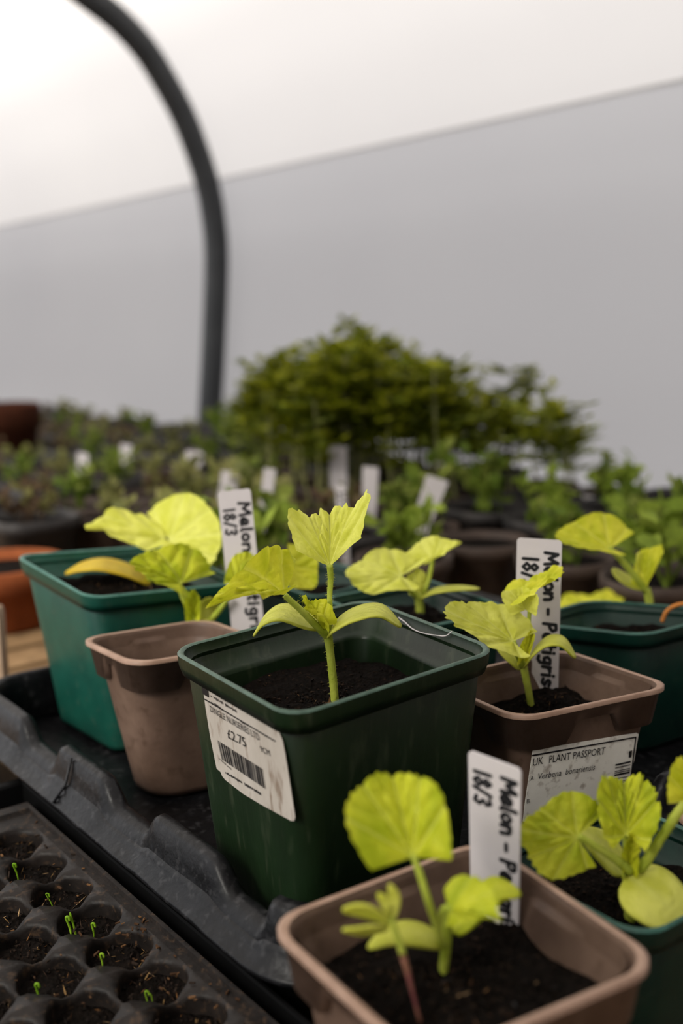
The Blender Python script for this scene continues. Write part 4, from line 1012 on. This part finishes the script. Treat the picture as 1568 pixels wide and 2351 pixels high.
DEEP = [(.09, .115, .004), (.16, .185, .007), (.23, .25, .012), (.30, .31, .02)]
FRESH = [(.18, .23, .03), (.27, .32, .05), (.34, .38, .09), (.14, .18, .02)]
TALL = [mesh_of(tall_mesh(rnd, .125, DEEP), 'tall_plant', M['weed']) for _ in range(5)]; TALLF = [mesh_of(tall_mesh(rnd, .105, FRESH), 'tall_plant', M['weed']) for _ in range(4)]
def inview(p, m=120):
    v = p - CAM; d = v.y*_c - v.z*_s
    if d < .1: return None
    u = (v.z*_c + v.y*_s)/d; x = v.x/d
    px, py = W/2 + FPX*(x*_cr - u*_sr), H/2 - FPX*(x*_sr + u*_cr)
    return (px, py) if -m < px < W + m else None
NSEED = 0
pitchB = .0815
for r_ in range(-2, 26):
    for c__ in range(12):
        n_ = .118 + c__*pitchB; s_ = .05 + r_*pitchB
        if n_ > .915: continue
        if n_ < n1 + .05 and s_ < sF + .055: continue                 # the carry tray stands here
        p_ = T(s_ + rnd.uniform(-.004, .004), n_ + rnd.uniform(-.004, .004), ZB)
        v = inview(p_)
        if v is None or p_.y > 2.5: continue
        px, py = v
        if px < 190 and p_.y < .95: continue                          # terracotta pot, open bench
        if (p_.x + .2)**2 + (p_.y - .86)**2 < .008 or abs(p_.y - 1.62) < .09 and px < 150: continue
        k = rnd.randrange(4); pm, sm, Hh = POTM[k]
        tall = 610 < px < 1330 and 1.0 < p_.y < 1.42
        root = thing('small_pot', 'small dusty plastic pot in the blurred rows behind the carry tray', 'pot', p_, 'small pots in the blurred rows'); root.rotation_euler = (0, 0, math.atan2(.6, .8))
        share('shell', pm, root, p_, math.atan2(.6, .8)); share('soil', sm, root, p_, math.atan2(.6, .8))
        top = p_ + Vector((0, 0, Hh*.88))
        if tall:
            edge = px > 1180 or px < 600
            for _ in range(7 if not edge else 5):
                q = top + Vector((rnd.uniform(-.033, .033), rnd.uniform(-.033, .033), 0))
                fresh = (edge and rnd.random() < .6) or rnd.random() < .12; me = rnd.choice(TALLF if fresh else TALL)
                sc_ = rnd.uniform(.82, 1.2)*(1.05 - abs(px - 820)/(1150 if px > 820 else 900))
                o = share('tall_seedling', me, None, q, rnd.uniform(0, 6.28), sc_)
                tag(o, 'paler fresh green feathery seedling in the blurred tall clump' if fresh else 'olive green feathery seedling in the blurred tall clump by the polythene', 'seedling', 'pale feathery seedlings in the clump' if fresh else 'olive feathery seedlings in the clump')
        else:
            kind = rnd.choice([1, 1, 2, 2, 1, 2, 0]) if px < 480 else (rnd.choice([3, 3, 0, 0]) if px > 900 and p_.y < 1.2 else rnd.choice([0, 3, 0, 1, 2]))
            if rnd.random() < .93:
                o = share('plantlet', rnd.choice(WEEDS[kind]), None, top, rnd.uniform(0, 6.28), rnd.uniform(.75, 1.2)*(.62 if px < 520 and p_.y > 1.1 else 1))
                if kind in (0, 3): tag(o, 'low green leafy plantlet in a blurred small pot behind', 'seedling', 'green plantlets in the blurred rows')
                elif kind == 1: tag(o, 'low greyish olive plantlet in a blurred small pot behind', 'seedling', 'olive plantlets in the blurred rows')
                else: tag(o, 'low withered brownish plantlet in a blurred small pot behind', 'seedling', 'brownish plantlets in the blurred rows')

# blurred white labels among the rows: pixel top centre, bottom centre, half width, depth
BL = [(447, 1034, 440, 1125, 20, 1.10, 'blurred white label just left of the tunnel hoop foot'), (530, 1080, 518, 1150, 21, .98, 'pinkish white blurred label right behind the left handwritten label'),
      (620, 1074, 604, 1195, 14, .90, 'narrow blurred white label leaning right of the left handwritten label'), (775, 1022, 778, 1120, 21, 1.05, 'tallest blurred white label below the feathery clump'),
      (782, 1112, 790, 1260, 13, .78, 'narrow white label with faint writing behind the sharp upright leaf'), (851, 1070, 846, 1200, 18, .92, 'blurred white label right of the tallest blurred one'),
      (1005, 1090, 962, 1215, 25, .86, 'broad blurred white label tilted strongly to the right'), (1268, 1150, 1262, 1230, 20, .95, 'blurred whitish label above the right handwritten label'),
      (1350, 1135, 1346, 1215, 13, 1.0, 'small blurred label near the right end of the rows'), (190, 1038, 188, 1130, 13, 1.15, 'faint blurred label left of the teal pot plants'),
      (290, 1018, 288, 1100, 13, 1.25, 'faint blurred label far left in front of the polythene')]
for i, (x0, y0, x1, y1, hw, y, lb) in enumerate(BL):
    kx = (x1-x0)*.0
    make_label('plant_label', lb, P(x0-hw, y0, y), P(x0+hw, y0 + (4 if i != 6 else 16), y), P(x1+hw*.9, y1, y), P(x1-hw*.9, y1, y), None, deep=.035, seed=30+i)
    if i == 4:
        ro = [o for o in bpy.data.objects if o.get('label') == lb][0]; fl_ = Face(P(x0-hw, y0, y), P(x0+hw, y0, y), P(x1, y1, y), Vector((0, -1, 0)))
        print_marks(fl_, ro, (x0 + 5, y0 + 14), (x1 + 2, y1 - 60), (7, 0), (7,), 61, .0005); print_marks(fl_, ro, (x0 - 8, y0 + 16), (x1 - 9, y1 - 75), (7, 0), (5,), 62, .0005)
# pale leaves of a seedling low behind the right green pot
yq = .70
root = thing('melon_seedling', 'pale blurred leaves low behind the right handwritten label', 'seedling', P(1360, 1440, yq))
stem_obj('stem', root, [(1360, 1480), (1358, 1420), (1355, 1395)], yq, [8, 8, 7])
leaf_mesh('leaf', root, M['leaf'], (1352, 1398), yq, (-80, 0, 0), (-10, 8, -.012), (-10, -30, .012), seed=81, thm=125)
leaf_mesh('leaf', root, M['leaf'], (1356, 1396), yq, (72, -14, 0), (10, -30, .012), (10, 8, -.012), seed=82, thm=125)
